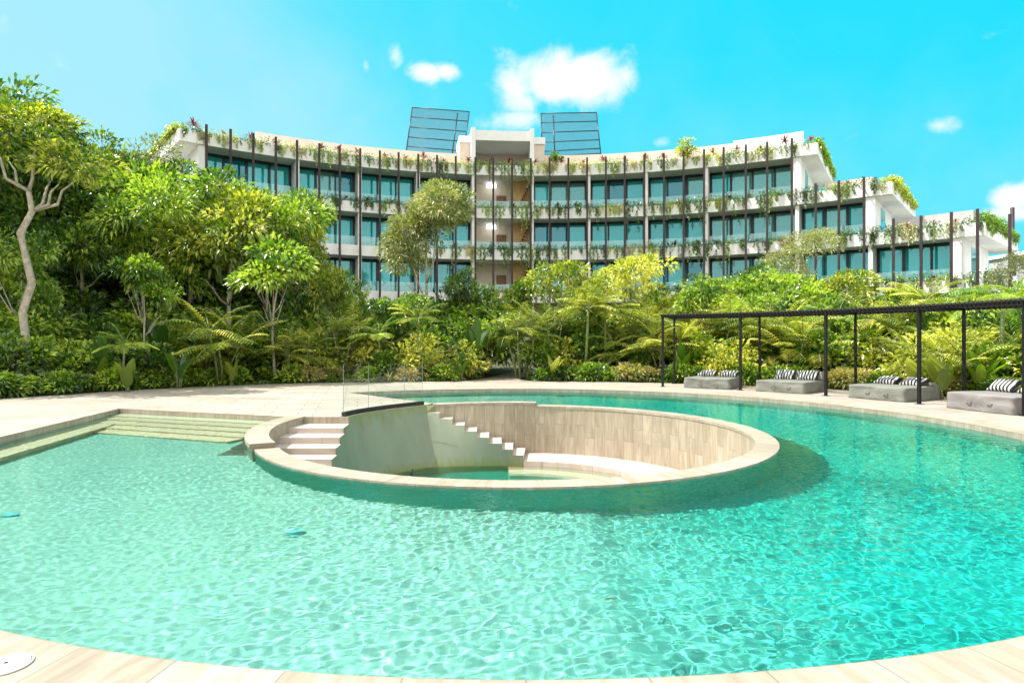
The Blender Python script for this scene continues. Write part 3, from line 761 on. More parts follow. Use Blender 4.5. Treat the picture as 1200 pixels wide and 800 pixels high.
rg = random.Random(5)
WR_ = R0+1.95
def bay_window(a0, a1, z0, z1, lv, idx):
    """sliding glass front between two partitions: dark frame, panes, curtains"""
    d = degrees(TH/2/R0)
    a0 += d+.03; a1 -= d+.03
    n = max(2, round((a1-a0)/2.25))
    b = bmesh.new()
    def seg(u0, u1, r0, r1, za, zb, bm_):
        c = [bp_(r0, u0), bp_(r0, u1), bp_(r1, u1), bp_(r1, u0)]
        lo = [bm_.verts.new((p[0], p[1], za)) for p in c]; hi = [bm_.verts.new((p[0], p[1], zb)) for p in c]
        bm_.faces.new(hi); bm_.faces.new(lo[::-1])
        for q in range(4): bm_.faces.new((lo[q], lo[(q+1) % 4], hi[(q+1) % 4], hi[q]))
    seg(a0, a1, WR_-.06, WR_+.08, z1-.18, z1-.002, b)
    seg(a0, a1, WR_-.05, WR_+.07, z0+.002, z0+.07, b)
    us = [a0+(a1-a0)*i/n for i in range(n+1)]
    m_ = degrees(.055/R0)
    for i, u in enumerate(us):
        w = m_*(1.5 if i in (0, n) else 1.0+rg.random())
        c = min(max(u, a0+w), a1-w)
        seg(c-w, c+w, WR_-.045, WR_+.065, z0+.075, z1-.185, b)
    bmesh.ops.recalc_face_normals(b, faces=b.faces)
    wdw = hobj('window', b, M_frame)
    ang = (a0+a1)/2
    pale = ang > 20 and lv < 2 and rg.random() < .8
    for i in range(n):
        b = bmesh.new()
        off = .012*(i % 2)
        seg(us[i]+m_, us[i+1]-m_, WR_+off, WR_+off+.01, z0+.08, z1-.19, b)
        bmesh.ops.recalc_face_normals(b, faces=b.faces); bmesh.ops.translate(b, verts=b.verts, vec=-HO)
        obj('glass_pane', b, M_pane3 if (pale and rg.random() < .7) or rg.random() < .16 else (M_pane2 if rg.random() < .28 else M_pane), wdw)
    # curtains: pleated sheets inside
    for i in range(n):
        if rg.random() < .72:
            f0 = rg.choice((0, 0, .35, .5)); f1 = rg.choice((1, .55, .8, 1))
            if f1-f0 < .2: continue
            b = bmesh.new(); u0 = us[i]+(us[i+1]-us[i])*f0; u1 = us[i]+(us[i+1]-us[i])*f1
            k = 22; lo = []; hi = []
            for j in range(k+1):
                p = bp_(WR_+.35+.04*sin(j*1.9)+.02*sin(j*.7+i), u0+(u1-u0)*j/k)
                lo.append((p[0], p[1], z0+.06)); hi.append((p[0], p[1], z1-.1))
            loft(b, lo, hi, smooth=True)
            bmesh.ops.translate(b, verts=b.verts, vec=-HO)
            obj('curtain', b, M_curt, wdw)
for lv, (flo, ceil, fins) in enumerate(LV):
    for j, (a0, a1) in enumerate(zip(fins, fins[1:])):
        if a0 == -7.75: continue                      # open stair core
        bay_window(a0, a1, flo, ceil, lv, j)
        if lv >= 0:
            # glass balustrade behind the planter of the floor below
            zb = (ZT[lv+1] if lv < 3 else 2.3)
            d = degrees(TH/2/R0)
            rs('balcony_glass', [(R0+.66, zb-.25), (R0+.69, zb-.25), (R0+.69, zb+.78), (R0+.66, zb+.78)], a0+d+.05, a1-d-.05, M_bglass)

# facade posts
for i, a in enumerate(PA):
    top = ZT[0]+.45 if a < 31.5 else (ZT[1]+.45 if a < 39 else (ZT[2]+.75 if a < 48.5 else ZT[2]+.2))
    if a > 32 and a < 33.5: top = ZT[1]+.45
    b = bmesh.new()
    base = Vector(bp_(R0-.42, a)); rr = Vector((sin(rad(a)), cos(rad(a)), 0)); tt = Vector((cos(rad(a)), -sin(rad(a)), 0))
    mt = Matrix(((tt.x, rr.x, 0, base.x), (tt.y, rr.y, 0, base.y), (0, 0, 1, 0), (0, 0, 0, 1)))
    box(b, -.075, .075, -.075, .075, 0.6, top, mat=mt)
    for zt, al in zip(ZT, AR):
        if zt-.5 < top and a < al: box(b, -.03, .03, .0755, .43, zt-.42, zt-.34, mat=mt)      # bracket back to the planter
    hobj('facade_post', b, M_post)

# set-back parapet on the roof
rs('roof_parapet', [(R0+3.2, ZT[0]-.48), (R0+3.45, ZT[0]-.48), (R0+3.45, 17.3), (R0+3.2, 17.3)], -32.3, -8.6, M_tan)
rs('roof_parapet', [(R0+3.2, ZT[0]-.48), (R0+3.45, ZT[0]-.48), (R0+3.45, 17.3), (R0+3.2, 17.3)], 1.2, 23.6, M_tan)
rs('roof_parapet', [(R0+2.9, ZT[0]-.48), (R0+3.2, ZT[0]-.48), (R0+3.2, 17.4), (R0+2.9, 17.4)], 23.65, 31.0, M_white)
rs('roof_parapet', [(R0+3.0, ZT[1]-.48), (R0+3.25, ZT[1]-.48), (R0+3.25, 13.3), (R0+3.0, 13.3)], 33.2, 37.6, M_tan)
M_conc = simple('grey_concrete', (0.40, 0.39, 0.38), 0.8, var=.12)
rs('roof_parapet', [(R0+2.6, ZT[2]-.48), (R0+2.9, ZT[2]-.48), (R0+2.9, 10.05), (R0+2.6, 10.05)], 39.6, 46.2, M_conc)
rs('roof_parapet', [(R0+2.905, ZT[2]-.48), (R0+9.9, ZT[2]-.48), (R0+9.9, 10.05), (R0+2.905, 10.05)], 45.8, 46.2, M_conc)

# open stair core with its portal rising above the roof
core = empty('stair_core'); core.parent = hotel
def cobj(name, bm, mat, parent=None):
    bmesh.ops.translate(bm, verts=bm.verts, vec=-HO); return obj(name, bm, mat, parent or core)
def cs(name, prof, a0, a1, mat, parent=None, step=2):
    b = bmesh.new(); ring_solid(b, BX, BY, prof, rad(a0), rad(a1), max(1, int((a1-a0)/step)), smooth=False)
    return cobj(name, b, mat, parent)
bpy.data.objects.remove(core)
core = None
def cobj(name, bm, mat, parent=None):
    bmesh.ops.translate(bm, verts=bm.verts, vec=-HO); return obj(name, bm, mat, parent or hotel)
ZR = 18.55
M_core = simple('core_render', (0.90, 0.78, 0.63), 0.8, var=.05)
for a in (-7.75, -0.35):
    cs('portal_pillar', [(R0+.12, ZT[0]+.001), (R0+4.4, ZT[0]+.001), (R0+4.4, ZR), (R0+.12, ZR)], a-.26, a+.26, M_white)
cs('portal_beam', [(R0+.30, ZR-.95), (R0+4.3, ZR-.95), (R0+4.3, ZR-.15), (R0+.30, ZR-.15)], -7.48, -.62, M_white)
cs('portal_back_wall', [(R0+4.0, ZT[0]), (R0+4.2, ZT[0]), (R0+4.2, ZR-.96), (R0+4.0, ZR-.96)], -7.48, -.62, M_tan)
cs('tower_wall', [(R0+1.3, ZT[0]-.3), (R0+4.6, ZT[0]-.3), (R0+4.6, ZR-.9), (R0+1.3, ZR-.9)], -9.3, -8.02, M_tan)
cs('tower_wall', [(R0+1.3, ZT[0]-.3), (R0+4.6, ZT[0]-.3), (R0+4.6, ZR-.9), (R0+1.3, ZR-.9)], -.08, 1.25, M_tan)
cs('tower_cap', [(R0+1.2, ZR-.895), (R0+4.7, ZR-.895), (R0+4.7, ZR-.35), (R0+1.2, ZR-.35)], -9.4, -8.02, M_white)
cs('tower_cap', [(R0+1.2, ZR-.895), (R0+4.7, ZR-.895), (R0+4.7, ZR-.35), (R0+1.2, ZR-.35)], -.08, 1.35, M_white)
m, nt, out = new_mat('ceiling_light'); em = N(nt, 'ShaderNodeEmission', i_Strength=2.2); em.inputs[0].default_value = (.95, .98, 1, 1)
nt.links.new(em.outputs[0], out.inputs[0]); M_lite = m
for lv, (flo, ceil, fins) in enumerate(LV):
    rb = R0+3.1
    cut = -4.75 if lv == 3 else -7.5
    z0 = flo+.002 if lv < 3 else 2.0
    if lv == 3:
        cs('core_wall', [(rb, ceil-.95), (rb+.2, ceil-.95), (rb+.2, ceil-.002), (rb, ceil-.002)], -7.5, cut, M_core)
        cs('core_wall', [(rb-.01, ceil-1.12), (rb+.2, ceil-1.12), (rb+.2, ceil-.952), (rb-.01, ceil-.952)], -7.5, cut, M_wood)
    cs('core_wall', [(rb, z0), (rb+.2, z0), (rb+.2, ceil-.002), (rb, ceil-.002)], cut, -4.3 if lv < 3 else -4.0, M_core)
    cs('core_wall', [(rb-1.2, z0), (rb-1.0, z0), (rb-1.0, ceil-.002), (rb-1.2, ceil-.002)], -2.7, -.62, M_ochre)
    cs('core_wall', [(rb, z0), (rb+.2, z0), (rb+.2, ceil-.002), (rb, ceil-.002)], -4.3 if lv < 3 else -4.0, -2.7, M_core)
    # wooden door and its lintel panel, ceiling light
    dr = cs('core_door', [(rb-.08, z0), (rb-.01, z0), (rb-.01, z0+2.2), (rb-.08, z0+2.2)], -4.6, -3.4, M_wood if lv < 3 else M_ochre)
    cs('door_handle', [(rb-.14, z0+1.0), (rb-.085, z0+1.0), (rb-.085, z0+1.06), (rb-.14, z0+1.06)], -3.6, -3.48, M_frame, dr)
    # stair flight against the ochre wall
    b = bmesh.new()
    for i in range(10):
        c = [bp_(rb-2.3, -2.6+i*.2), bp_(rb-2.3, -2.6+(i+1)*.2), bp_(rb-1.22, -2.6+(i+1)*.2), bp_(rb-1.22, -2.6+i*.2)]
        zz = z0+.18+i*.27
        lo = [b.verts.new((p[0], p[1], zz)) for p in c]; hi = [b.verts.new((p[0], p[1], zz+.12)) for p in c]
        b.faces.new(hi); b.faces.new(lo[::-1])
        for q in range(4): b.faces.new((lo[q], lo[(q+1) % 4], hi[(q+1) % 4], hi[q]))
    bmesh.ops.recalc_face_normals(b, faces=b.faces)
    cobj('stair_flight', b, M_wood)
    if lv < 2:
        cs('ceiling_light', [(R0+2.4, ceil-.42), (R0+2.5, ceil-.42), (R0+2.5, ceil-.10), (R0+2.4, ceil-.10)], -5.9, -4.7, M_lite)
    zb = (ZT[lv+1] if lv < 3 else 2.3)
    cs('core_railing', [(R0+.66, zb-.25), (R0+.69, zb-.25), (R0+.69, zb+.72), (R0+.66, zb+.72)], -7.4, -.65, M_bglass)

# wire screens on the roof either side of the tower
m, nt, out = new_mat('wire_mesh'); L = nt.links.new
M_wire = simple('wire', (0.10, 0.14, 0.20), 0.5, 0.4)
def screen(c, name='roof_screen'):
    # c: bottom-left, bottom-right, top-right, top-left
    P = [Vector(q) for q in c]
    def at(u, v): return (P[0]*(1-u)+P[1]*u)*(1-v) + (P[3]*(1-u)+P[2]*u)*v
    b = bmesh.new()
    for (u0, v0, u1, v1, r) in ((0,0,0,1,.045), (1,0,1,1,.045), (0,1,1,1,.04), (0,0,1,0,.04)):
        tube(b, [at(u0, v0), at(u1, v1)], r, 6)
    for v in (.12, .33, .55, .78): tube(b, [at(0, v), at(1, v)], .04, 6)
    um = .8 if P[0].x < 0 else .22
    tube(b, [at(um, -.1), at(um, .95)], .05, 6)
    fr = hobj(name, b, M_frame)
    b = bmesh.new()
    n = 58
    for i in range(1, n): tube(b, [at(i/n, 0), at(i/n, 1)], .015, 3, cap=False)
    for i in range(1, 44): tube(b, [at(0, i/44), at(1, i/44)], .015, 3, cap=False)
    hobj('wire_mesh', b, M_wire, fr)
def W(x, y, D): return ((x-600)*D/F, D, EYE+(HOR-y)*D/F)
screen([W(476, 178, 53), W(543, 184, 53), W(550, 131, 54.5), W(483, 126, 54.5)])
screen([W(635, 184, 53), W(704, 180, 53), W(699, 132, 54.5), W(634, 133, 54.5)])
# legs down to the roof
b = bmesh.new()
for (x, y) in ((476, 178), (543, 184), (635, 184), (704, 180), (590, 180)):
    p = W(x, y, 53.0)
    if x != 590: box(b, p[0]-.05, p[0]+.05, p[1]-.05, p[1]+.05, 14.9, p[2])
hobj('screen_leg', b, M_frame)

# far-off low building and mast at the right edge
fb = empty('service_building', (48.5, 56, 2)); tag(fb, 'small pale grey building far back at the right edge beside the thin mast', 'building')
b = bmesh.new(); box(b, -3, 6, -3, 3, 0, 7.2); obj('wall', b, M_conc, fb)
b = bmesh.new(); box(b, -3.2, 6.2, -3.2, 3.2, 7.2, 7.5); obj('roof', b, M_white, fb)
b = bmesh.new()
for k in range(3): box(b, -2.4+k*2.6, -1.0+k*2.6, -3.05, -3.003, 4.0, 6.2)
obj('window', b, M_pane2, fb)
b = bmesh.new(); tube(b, [(45.3, 56, 2), (45.3, 56, 13.6)], .16, 8)
tag(obj('mast', b, M_post), 'thin dark mast standing behind the right end of the hotel', 'mast')
# ------------------------------------------------------------------ pergola, daybeds, pillows, skimmer lid
M_perg = simple('pergola_steel', (0.004, 0.004, 0.004), 0.6, 0.0, spec=.3)
M_slat = simple('pergola_slat', (0.05, 0.038, 0.03), 0.6)
pg = empty('pergola', pol(11.15, 55)); tag(pg, 'long curved black steel pergola with thin slats over the daybeds on the deck', 'pergola')
PO = Vector(pg.location)
RF, RR = 11.15, 12.87
ZP = 2.50
ANG = [27.97, 41.6, 55.4, 68.9, 82.2, 95.5]
def pbox(bm, r, a, w, z0, z1):
    p = pol(r, a); ra = rad(a)
    mt = Matrix(((cos(ra), sin(ra), 0, p[0]-PO.x), (-sin(ra), cos(ra), 0, p[1]-PO.y), (0, 0, 1, 0), (0, 0, 0, 1)))
    box(bm, -w/2, w/2, -w/2, w/2, z0, z1, mat=mt)
for a in ANG:
    for r, w in ((RF, .072), (RR, .066)):
        b = bmesh.new(); pbox(b, r, a, w, 0.012, ZP-.068); pbox(b, r, a, .17, 0.002, 0.012)
        obj('post', b, M_perg, pg)
for r in (RF, RR):
    b = bmesh.new(); ring_solid(b, PX-PO.x, PY-PO.y, [(r-.03, ZP-.07), (r+.03, ZP-.07), (r+.03, ZP), (r-.03, ZP)], rad(ANG[0]-.3), rad(ANG[-1]+.3), 70, smooth=False)
    obj('beam', b, M_perg, pg)
for a in ANG:
    b = bmesh.new()
    p0, p1 = pol(RF+.05, a), pol(RR-.05, a); d = Vector((p1[0]-p0[0], p1[1]-p0[1], 0)); t = d.normalized(); s = Vector((t.y, -t.x, 0))*.035
    q = [Vector(p0)-PO-s, Vector(p0)-PO+s, Vector(p1)-PO+s, Vector(p1)-PO-s]
    lo = [b.verts.new((v.x, v.y, ZP-.065)) for v in q]; hi = [b.verts.new((v.x, v.y, ZP-.004)) for v in q]
    b.faces.new(hi); b.faces.new(lo[::-1])
    for k in range(4): b.faces.new((lo[k], lo[(k+1) % 4], hi[(k+1) % 4], hi[k]))
    bmesh.ops.recalc_face_normals(b, faces=b.faces)
    obj('cross_beam', b, M_perg, pg)
b = bmesh.new()
a = ANG[0]-.3
while a < ANG[-1]+.3:
    p0, p1 = pol(RF-.16, a), pol(RR+.16, a); t = Vector((p1[0]-p0[0], p1[1]-p0[1], 0)).normalized(); s = Vector((t.y, -t.x, 0))*.022
    q = [Vector(p0)-PO-s, Vector(p0)-PO+s, Vector(p1)-PO+s, Vector(p1)-PO-s]
    lo = [b.verts.new((v.x, v.y, ZP+.003)) for v in q]; hi = [b.verts.new((v.x, v.y, ZP+.045)) for v in q]
    b.faces.new(hi); b.faces.new(lo[::-1])
    for k in range(4): b.faces.new((lo[k], lo[(k+1) % 4], hi[(k+1) % 4], hi[k]))
    a += .58
bmesh.ops.recalc_face_normals(b, faces=b.faces)
obj('slat_roof', b, M_slat, pg)

# covered daybed: low box under a fitted grey cover, raised back
def fabric(name, col, wr=1.0):
    m, nt, out = new_mat(name); L = nt.links.new
    p = N(nt, 'ShaderNodeBsdfPrincipled', i_Roughness=0.85)
    tc = N(nt, 'ShaderNodeTexCoord')
    n1 = N(nt, 'ShaderNodeTexNoise', i_Scale=2.0, i_Detail=5.0, i_Distortion=1.0); L(tc.outputs['Object'], n1.inputs[0])
    n2 = N(nt, 'ShaderNodeTexNoise', i_Scale=120.0, i_Detail=2.0); L(tc.outputs['Object'], n2.inputs[0])
    r = ramp(nt, [(0.3, [c*.82 for c in col]), (0.7, [c*1.12 for c in col])]); L(n1.outputs[0], r.inputs[0]); L(r.outputs[0], p.inputs['Base Color'])
    b1 = N(nt, 'ShaderNodeBump', i_Strength=0.8*wr, i_Distance=0.05); L(n1.outputs[0], b1.inputs['Height'])
    b2 = N(nt, 'ShaderNodeBump', i_Strength=0.3, i_Distance=0.003); L(n2.outputs[0], b2.inputs['Height']); L(b1.outputs[0], b2.inputs['Normal'])
    L(b2.outputs[0], p.inputs['Normal']); L(p.outputs[0], out.inputs[0]); return m
M_cov = [fabric('grey_green_cover', (0.165, 0.17, 0.145)), fabric('warm_grey_cover', (0.20, 0.185, 0.18))]
m, nt, out = new_mat('striped_fabric'); L = nt.links.new
p = N(nt, 'ShaderNodeBsdfPrincipled', i_Roughness=0.85); tc = N(nt, 'ShaderNodeTexCoord'); sp = N(nt, 'ShaderNodeSeparateXYZ'); L(tc.outputs['Object'], sp.inputs[0])
mu = N(nt, 'ShaderNodeMath', operation='MULTIPLY', i_1=1/0.088); L(sp.outputs[0], mu.inputs[0])
fc = N(nt, 'ShaderNodeMath', operation='FRACT'); L(mu.outputs[0], fc.inputs[0])
r = ramp(nt, [(0.0, (0.012, 0.013, 0.014)), (0.52, (0.52, 0.51, 0.48))], 'CONSTANT'); L(fc.outputs[0], r.inputs[0]); L(r.outputs[0], p.inputs['Base Color']); L(p.outputs[0], out.inputs[0])
M_stripe = m
def soft_box(w, d, h, bev, seed, wr=0.018, n=14):
    """subdivided rounded box with slack-fabric wrinkles; origin at the bottom centre"""
    b = bmesh.new(); bmesh.ops.create_cube(b, size=1)
    bmesh.ops.subdivide_edges(b, edges=b.edges, cuts=n, use_grid_fill=True)
    for v in b.verts:
        x, y, z = v.co*2
        # rounded corners
        hx, hy, hz = w/2, d/2, h/2
        q = Vector((x*hx, y*hy, z*hz)); inner_ = Vector((max(-hx+bev, min(hx-bev, q.x)), max(-hy+bev, min(hy-bev, q.y)), max(-hz, min(hz-bev, q.z))))
        dd = q-inner_
        if dd.length > bev: q = inner_+dd.normalized()*bev
        nn = mnoise.noise(Vector((q.x*2.1+seed, q.y*2.3, q.z*5)))
        side = 1-max(0, (z-.6)/.4)
        q += Vector((x, y, 0)).normalized()*nn*wr*2*side if (abs(x) > .9 or abs(y) > .9) else Vector((0, 0, nn*wr*.5))
        v.co = q+Vector((0, 0, h/2))
    for f in b.faces: f.smooth = True
    return b
def daybed(a, r, w, h, back, mat, label, seed, rz_off=0.0, dp=1.65):
    c = pol(r, a, 0.004)
    t = empty('daybed', c, -rad(a)+rad(rz_off)); tag(t, label, 'daybed', 'covered daybeds along the pergola')
    # local +Y points away from the pool
    b = soft_box(w, dp, h, .045, seed); obj('covered_base', b, mat, t)
    if back > 0:
        b = soft_box(w-.02, .34, back, .05, seed+3, .012, 9)
        o = obj('backrest', b, mat, t); o.location = (0, dp/2-.18, h-.02); o.rotation_euler = (rad(-14), 0, 0)
    for sx in (-.22, .28):
        b = bmesh.new(); tube(b, [(sx-.07, -dp/2-.012, h*.52), (sx-.03, -dp/2-.035, h*.44), (sx+.04, -dp/2-.035, h*.44), (sx+.07, -dp/2-.012, h*.52)], .012, 6)
        obj('strap_handle', b, M_cov[0], t)
    return t
def pillow(bed_a, bed_r, dx, dy, z, lean, label, rz_off=0.0, w=.62, hh=.42, yaw=0):
    c = pol(bed_r, bed_a); ra = rad(bed_a-rz_off)
    loc = (c[0]+dx*cos(ra)+dy*sin(ra), c[1]-dx*sin(ra)+dy*cos(ra), z)
    b = bmesh.new(); bmesh.ops.create_cube(b, size=1); bmesh.ops.subdivide_edges(b, edges=b.edges, cuts=9, use_grid_fill=True)
    for v in b.verts:
        x, y, zz = v.co*2
        e = (1-x*x*x*x)*(1-zz*zz*zz*zz)
        pin = 1-.10*(1-abs(x))**1*abs(zz)**3
        pin2 = 1-.10*(1-abs(zz))*abs(x)**3
        v.co = Vector((x*w/2*pin2, y*(.02+.085*e**.6), zz*hh/2*pin))
    for f in b.faces: f.smooth = True
    o = obj('pillow', b, M_stripe); o.location = loc; o.rotation_euler = (lean, 0, -ra+yaw)
    tag(o, label, 'pillow', 'striped pillows on the daybeds')
    return o
BD = [(35.9, 11.85, 1.55, .36, 0, M_cov[0], 'grey-green covered low daybed furthest along the pergola, nearest the garden path', 1.3),
      (48.1, 11.95, 1.55, .36, .28, M_cov[0], 'grey-green covered daybed with the highest raised back, second from the far end of the pergola', 4.4),
      (62.8, 11.95, 1.58, .38, .10, M_cov[0], 'grey covered daybed with two flat handles, behind the thick black front post', 7.7),
      (77.5, 11.75, 1.60, .40, .05, M_cov[1], 'warm grey covered daybed cut by the right edge of the picture', 11.1)]
beds = []
for i, (a, r, w_, h_, bk, mt, lb, sd_) in enumerate(BD):
    beds.append(daybed(a, r, w_, h_, bk, mt, lb, sd_))
nmb = ['on the furthest daybed by the garden path', 'leaning on the raised back of the second daybed', 'on the third daybed behind the black post', 'on the nearest daybed at the right edge']
for i, (a, r, w_, h_, bk, mt, lb, sd_) in enumerate(BD):
    for k, dx in enumerate((-.37, .37)):
        lean = (-1.28, -.82, -1.22, -.92)[i]
        dy = (.50, .42, .36, .40)[i]
        z = h_+.01 + (.08, .12, .085, .14)[i]
        pillow(a, r, dx, dy, z, lean, ('left' if k == 0 else 'right')+' black and white striped pillow '+nmb[i])

# skimmer lid set in the near deck
lid = empty('skimmer_lid', (-2.56, 3.13, 0.004)); tag(lid, 'round white skimmer lid with a small finger hole in the deck at the bottom left', 'skimmer lid')
M_lid = simple('white_plastic', (0.80, 0.80, 0.79), 0.35, var=.03)
b = bmesh.new(); bmesh.ops.create_cone(b, cap_ends=True, segments=48, radius1=.104, radius2=.098, depth=.012, matrix=Matrix.Translation((0, 0, .008)))
obj('cover', b, M_lid, lid)
b = bmesh.new()
ring_solid(b, 0, 0, [(.106, -.002), (.116, -.002), (.116, .008), (.106, .008)], 0, 2*pi, 48, caps=False)
obj('collar', b, simple('grey_ring', (.35, .33, .30), .5), lid)
b = bmesh.new(); bmesh.ops.create_cone(b, cap_ends=True, segments=16, radius1=.010, radius2=.010, depth=.002, matrix=Matrix.Translation((0, 0, .0155)))
obj('finger_hole', b, M_frame, lid)
# narrow slot drain in the deck on the left
b = bmesh.new()
p0, p1 = Vector((-9.9, 18.0, 0)), Vector((-5.3, 16.9, 0)); t = (p1-p0).normalized(); s = Vector((-t.y, t.x, 0))*.03
P = [p0-s, p1-s, p1+s, p0+s]
b.faces.new([b.verts.new((q.x, q.y, .005)) for q in P])
tag(obj('slot_drain', b, simple('drain_slot', (.30, .26, .20), .6)), 'narrow dark drain line across the pale deck behind the entry steps', 'drain')
# two floor fittings in the pool
M_blue = simple('blue_fitting', (0.13, 0.42, 0.44), .4, var=.1)
for (x, y, lb) in ((-1.93, 5.0, 'round bright blue fitting on the pool floor left of centre'), (-4.75, 5.4, 'round bright blue fitting on the pool floor at the far left')):
    b = bmesh.new(); bmesh.ops.create_cone(b, cap_ends=True, segments=32, radius1=.09, radius2=.08, depth=.05)
    zf = floor_z(x, y+1.45)
    o = obj('pool_fitting', b, M_blue); o.location = (x*1.17, y+1.45, zf+.03)
    tag(o, lb, 'pool fitting')

lf = bmesh.new()
vs = [lf.verts.new(q) for q in ((-.045, 0, 0), (-.012, .014, .003), (.028, .011, .003), (.05, 0, .004), (.026, -.011, .002), (-.014, -.013, .002))]
f_ = lf.faces.new(vs); r_ = bmesh.ops.extrude_face_region(lf, geom=[f_]); bmesh.ops.translate(lf, verts=[v for v in r_['geom'] if isinstance(v, bmesh.types.BMVert)], vec=(0, 0, .0015))
bmesh.ops.recalc_face_normals(lf, faces=lf.faces)
o = obj('fallen_leaf', lf, simple('dry_leaf', (.05, .07, .02), .6)); o.location = (.66, 4.17, Z_W+.006)
tag(o, 'small dark fallen leaf floating on the pool in the middle foreground', 'leaf')
# ------------------------------------------------------------------ ground behind the deck and the garden path
def ground_z(x, y):
    r = hypot(x-PX, y-PY)
    return -0.05 + 0.10*sm(14, 17, r) + 1.95*sm(17, 36, r)
bm = bmesh.new(); NG = 120
radii = [11.2, 12.2, 13.2, 14.4, 16, 18, 20, 22.5, 25, 28, 32, 36, 42, 50, 70, 120, 300, 900, 3500]
rows = []
for i in range(NG):
    rows.append([bm.verts.new((lambda p: (p[0], p[1], ground_z(p[0], p[1])))(pol(r, 360*i/NG))) for r in radii])
for i in range(NG):
    k = (i+1) % NG
    for j in range(len(radii)-1):
        f = bm.faces.new((rows[i][j], rows[k][j], rows[k][j+1], rows[i][j+1])); f.smooth = True
        if f.normal.z < 0: f.normal_flip()
M_ground = simple('garden_soil', (0.055, 0.060, 0.025), 1.0, var=.4, scale=1.5, bump=.4, bscale=20)
tag(obj('ground', bm, M_ground), kind='structure')
bm = bmesh.new(); lo = []; hi = []
PATHP = [(-0.62, 24.0), (-0.55, 25.5), (-0.30, 27.0), (0.35, 28.8), (1.6, 30.5)]
V = []
for i, (x, y) in enumerate(PATHP):
    w_ = (1.9, .85, .72, .7, .7)[i]
    z = max(.006, ground_z(x, y)+.03)
    V.append((bm.verts.new((x-w_, y, z)), bm.verts.new((x+w_, y, z))))
for a, b in zip(V, V[1:]): bm.faces.new((a[0], a[1], b[1], b[0]))
tag(obj('garden_path', bm, M_deck), kind='structure')

# ------------------------------------------------------------------ foliage
def leaf_mat(name, c_dark, c_mid, c_light, transl=0.28, rough=0.30, spec=0.8):
    m, nt, out = new_mat(name); L = nt.links.new
    ge = N(nt, 'ShaderNodeAttribute', attribute_name='tone'); oi = N(nt, 'ShaderNodeObjectInfo')
    ad = N(nt, 'ShaderNodeMath', operation='MULTIPLY_ADD', i_1=0.30, i_2=-0.15); L(oi.outputs['Random'], ad.inputs[0])
    a2 = N(nt, 'ShaderNodeMath', operation='ADD', use_clamp=True); L(ge.outputs['Fac'], a2.inputs[0]); L(ad.outputs[0], a2.inputs[1])
    r = ramp(nt, [(0.0, c_dark), (0.22, [c*1.5 for c in c_dark]), (0.50, c_mid), (0.82, c_light)]); L(a2.outputs[0], r.inputs[0])
    p = N(nt, 'ShaderNodeBsdfPrincipled', i_Roughness=rough); p.inputs['Specular IOR Level'].default_value = spec
    L(r.outputs[0], p.inputs['Base Color'])
    t = N(nt, 'ShaderNodeBsdfTranslucent')
    mu = N(nt, 'ShaderNodeMix', data_type='RGBA', blend_type='MULTIPLY'); mu.inputs[0].default_value = 1; L(r.outputs[0], mu.inputs[6]); mu.inputs[7].default_value = (1.7, 2.0, 0.6, 1)
    L(mu.outputs[2], t.inputs[0])
    ms = N(nt, 'ShaderNodeMixShader', i_0=transl); L(p.outputs[0], ms.inputs[1]); L(t.outputs[0], ms.inputs[2]); L(ms.outputs[0], out.inputs[0])
    return m
G = {
 'deep':   leaf_mat('leaf_deep_green', (0.012, 0.036, 0.005), (0.045, 0.110, 0.012), (0.250, 0.340, 0.036)),
 'bright': leaf_mat('leaf_bright_green', (0.022, 0.060, 0.006), (0.095, 0.195, 0.016), (0.450, 0.540, 0.070)),
 'yellow': leaf_mat('leaf_yellow_green', (0.050, 0.090, 0.008), (0.260, 0.295, 0.023), (0.700, 0.640, 0.140)),
 'olive':  leaf_mat('leaf_grey_olive', (0.06, 0.080, 0.028), (0.17, 0.195, 0.070), (0.42, 0.40, 0.18), .25),
 'red':    leaf_mat('leaf_purple_red', (0.07, 0.010, 0.028), (0.17, 0.025, 0.055), (0.32, 0.09, 0.10), .3),
 'cream':  leaf_mat('leaf_variegated', (0.12, 0.15, 0.05), (0.36, 0.32, 0.11), (0.66, 0.50, 0.28), .3),
}
M_bark = simple('pale_bark', (0.36, 0.31, 0.24), 0.9, var=.35, scale=9, bump=.4)
M_bark2 = simple('brown_bark', (0.13, 0.095, 0.06), 0.9, var=.35, scale=9, bump=.4)
M_stem = simple('green_stem', (0.16, 0.19, 0.07), 0.7, var=.3, scale=6)

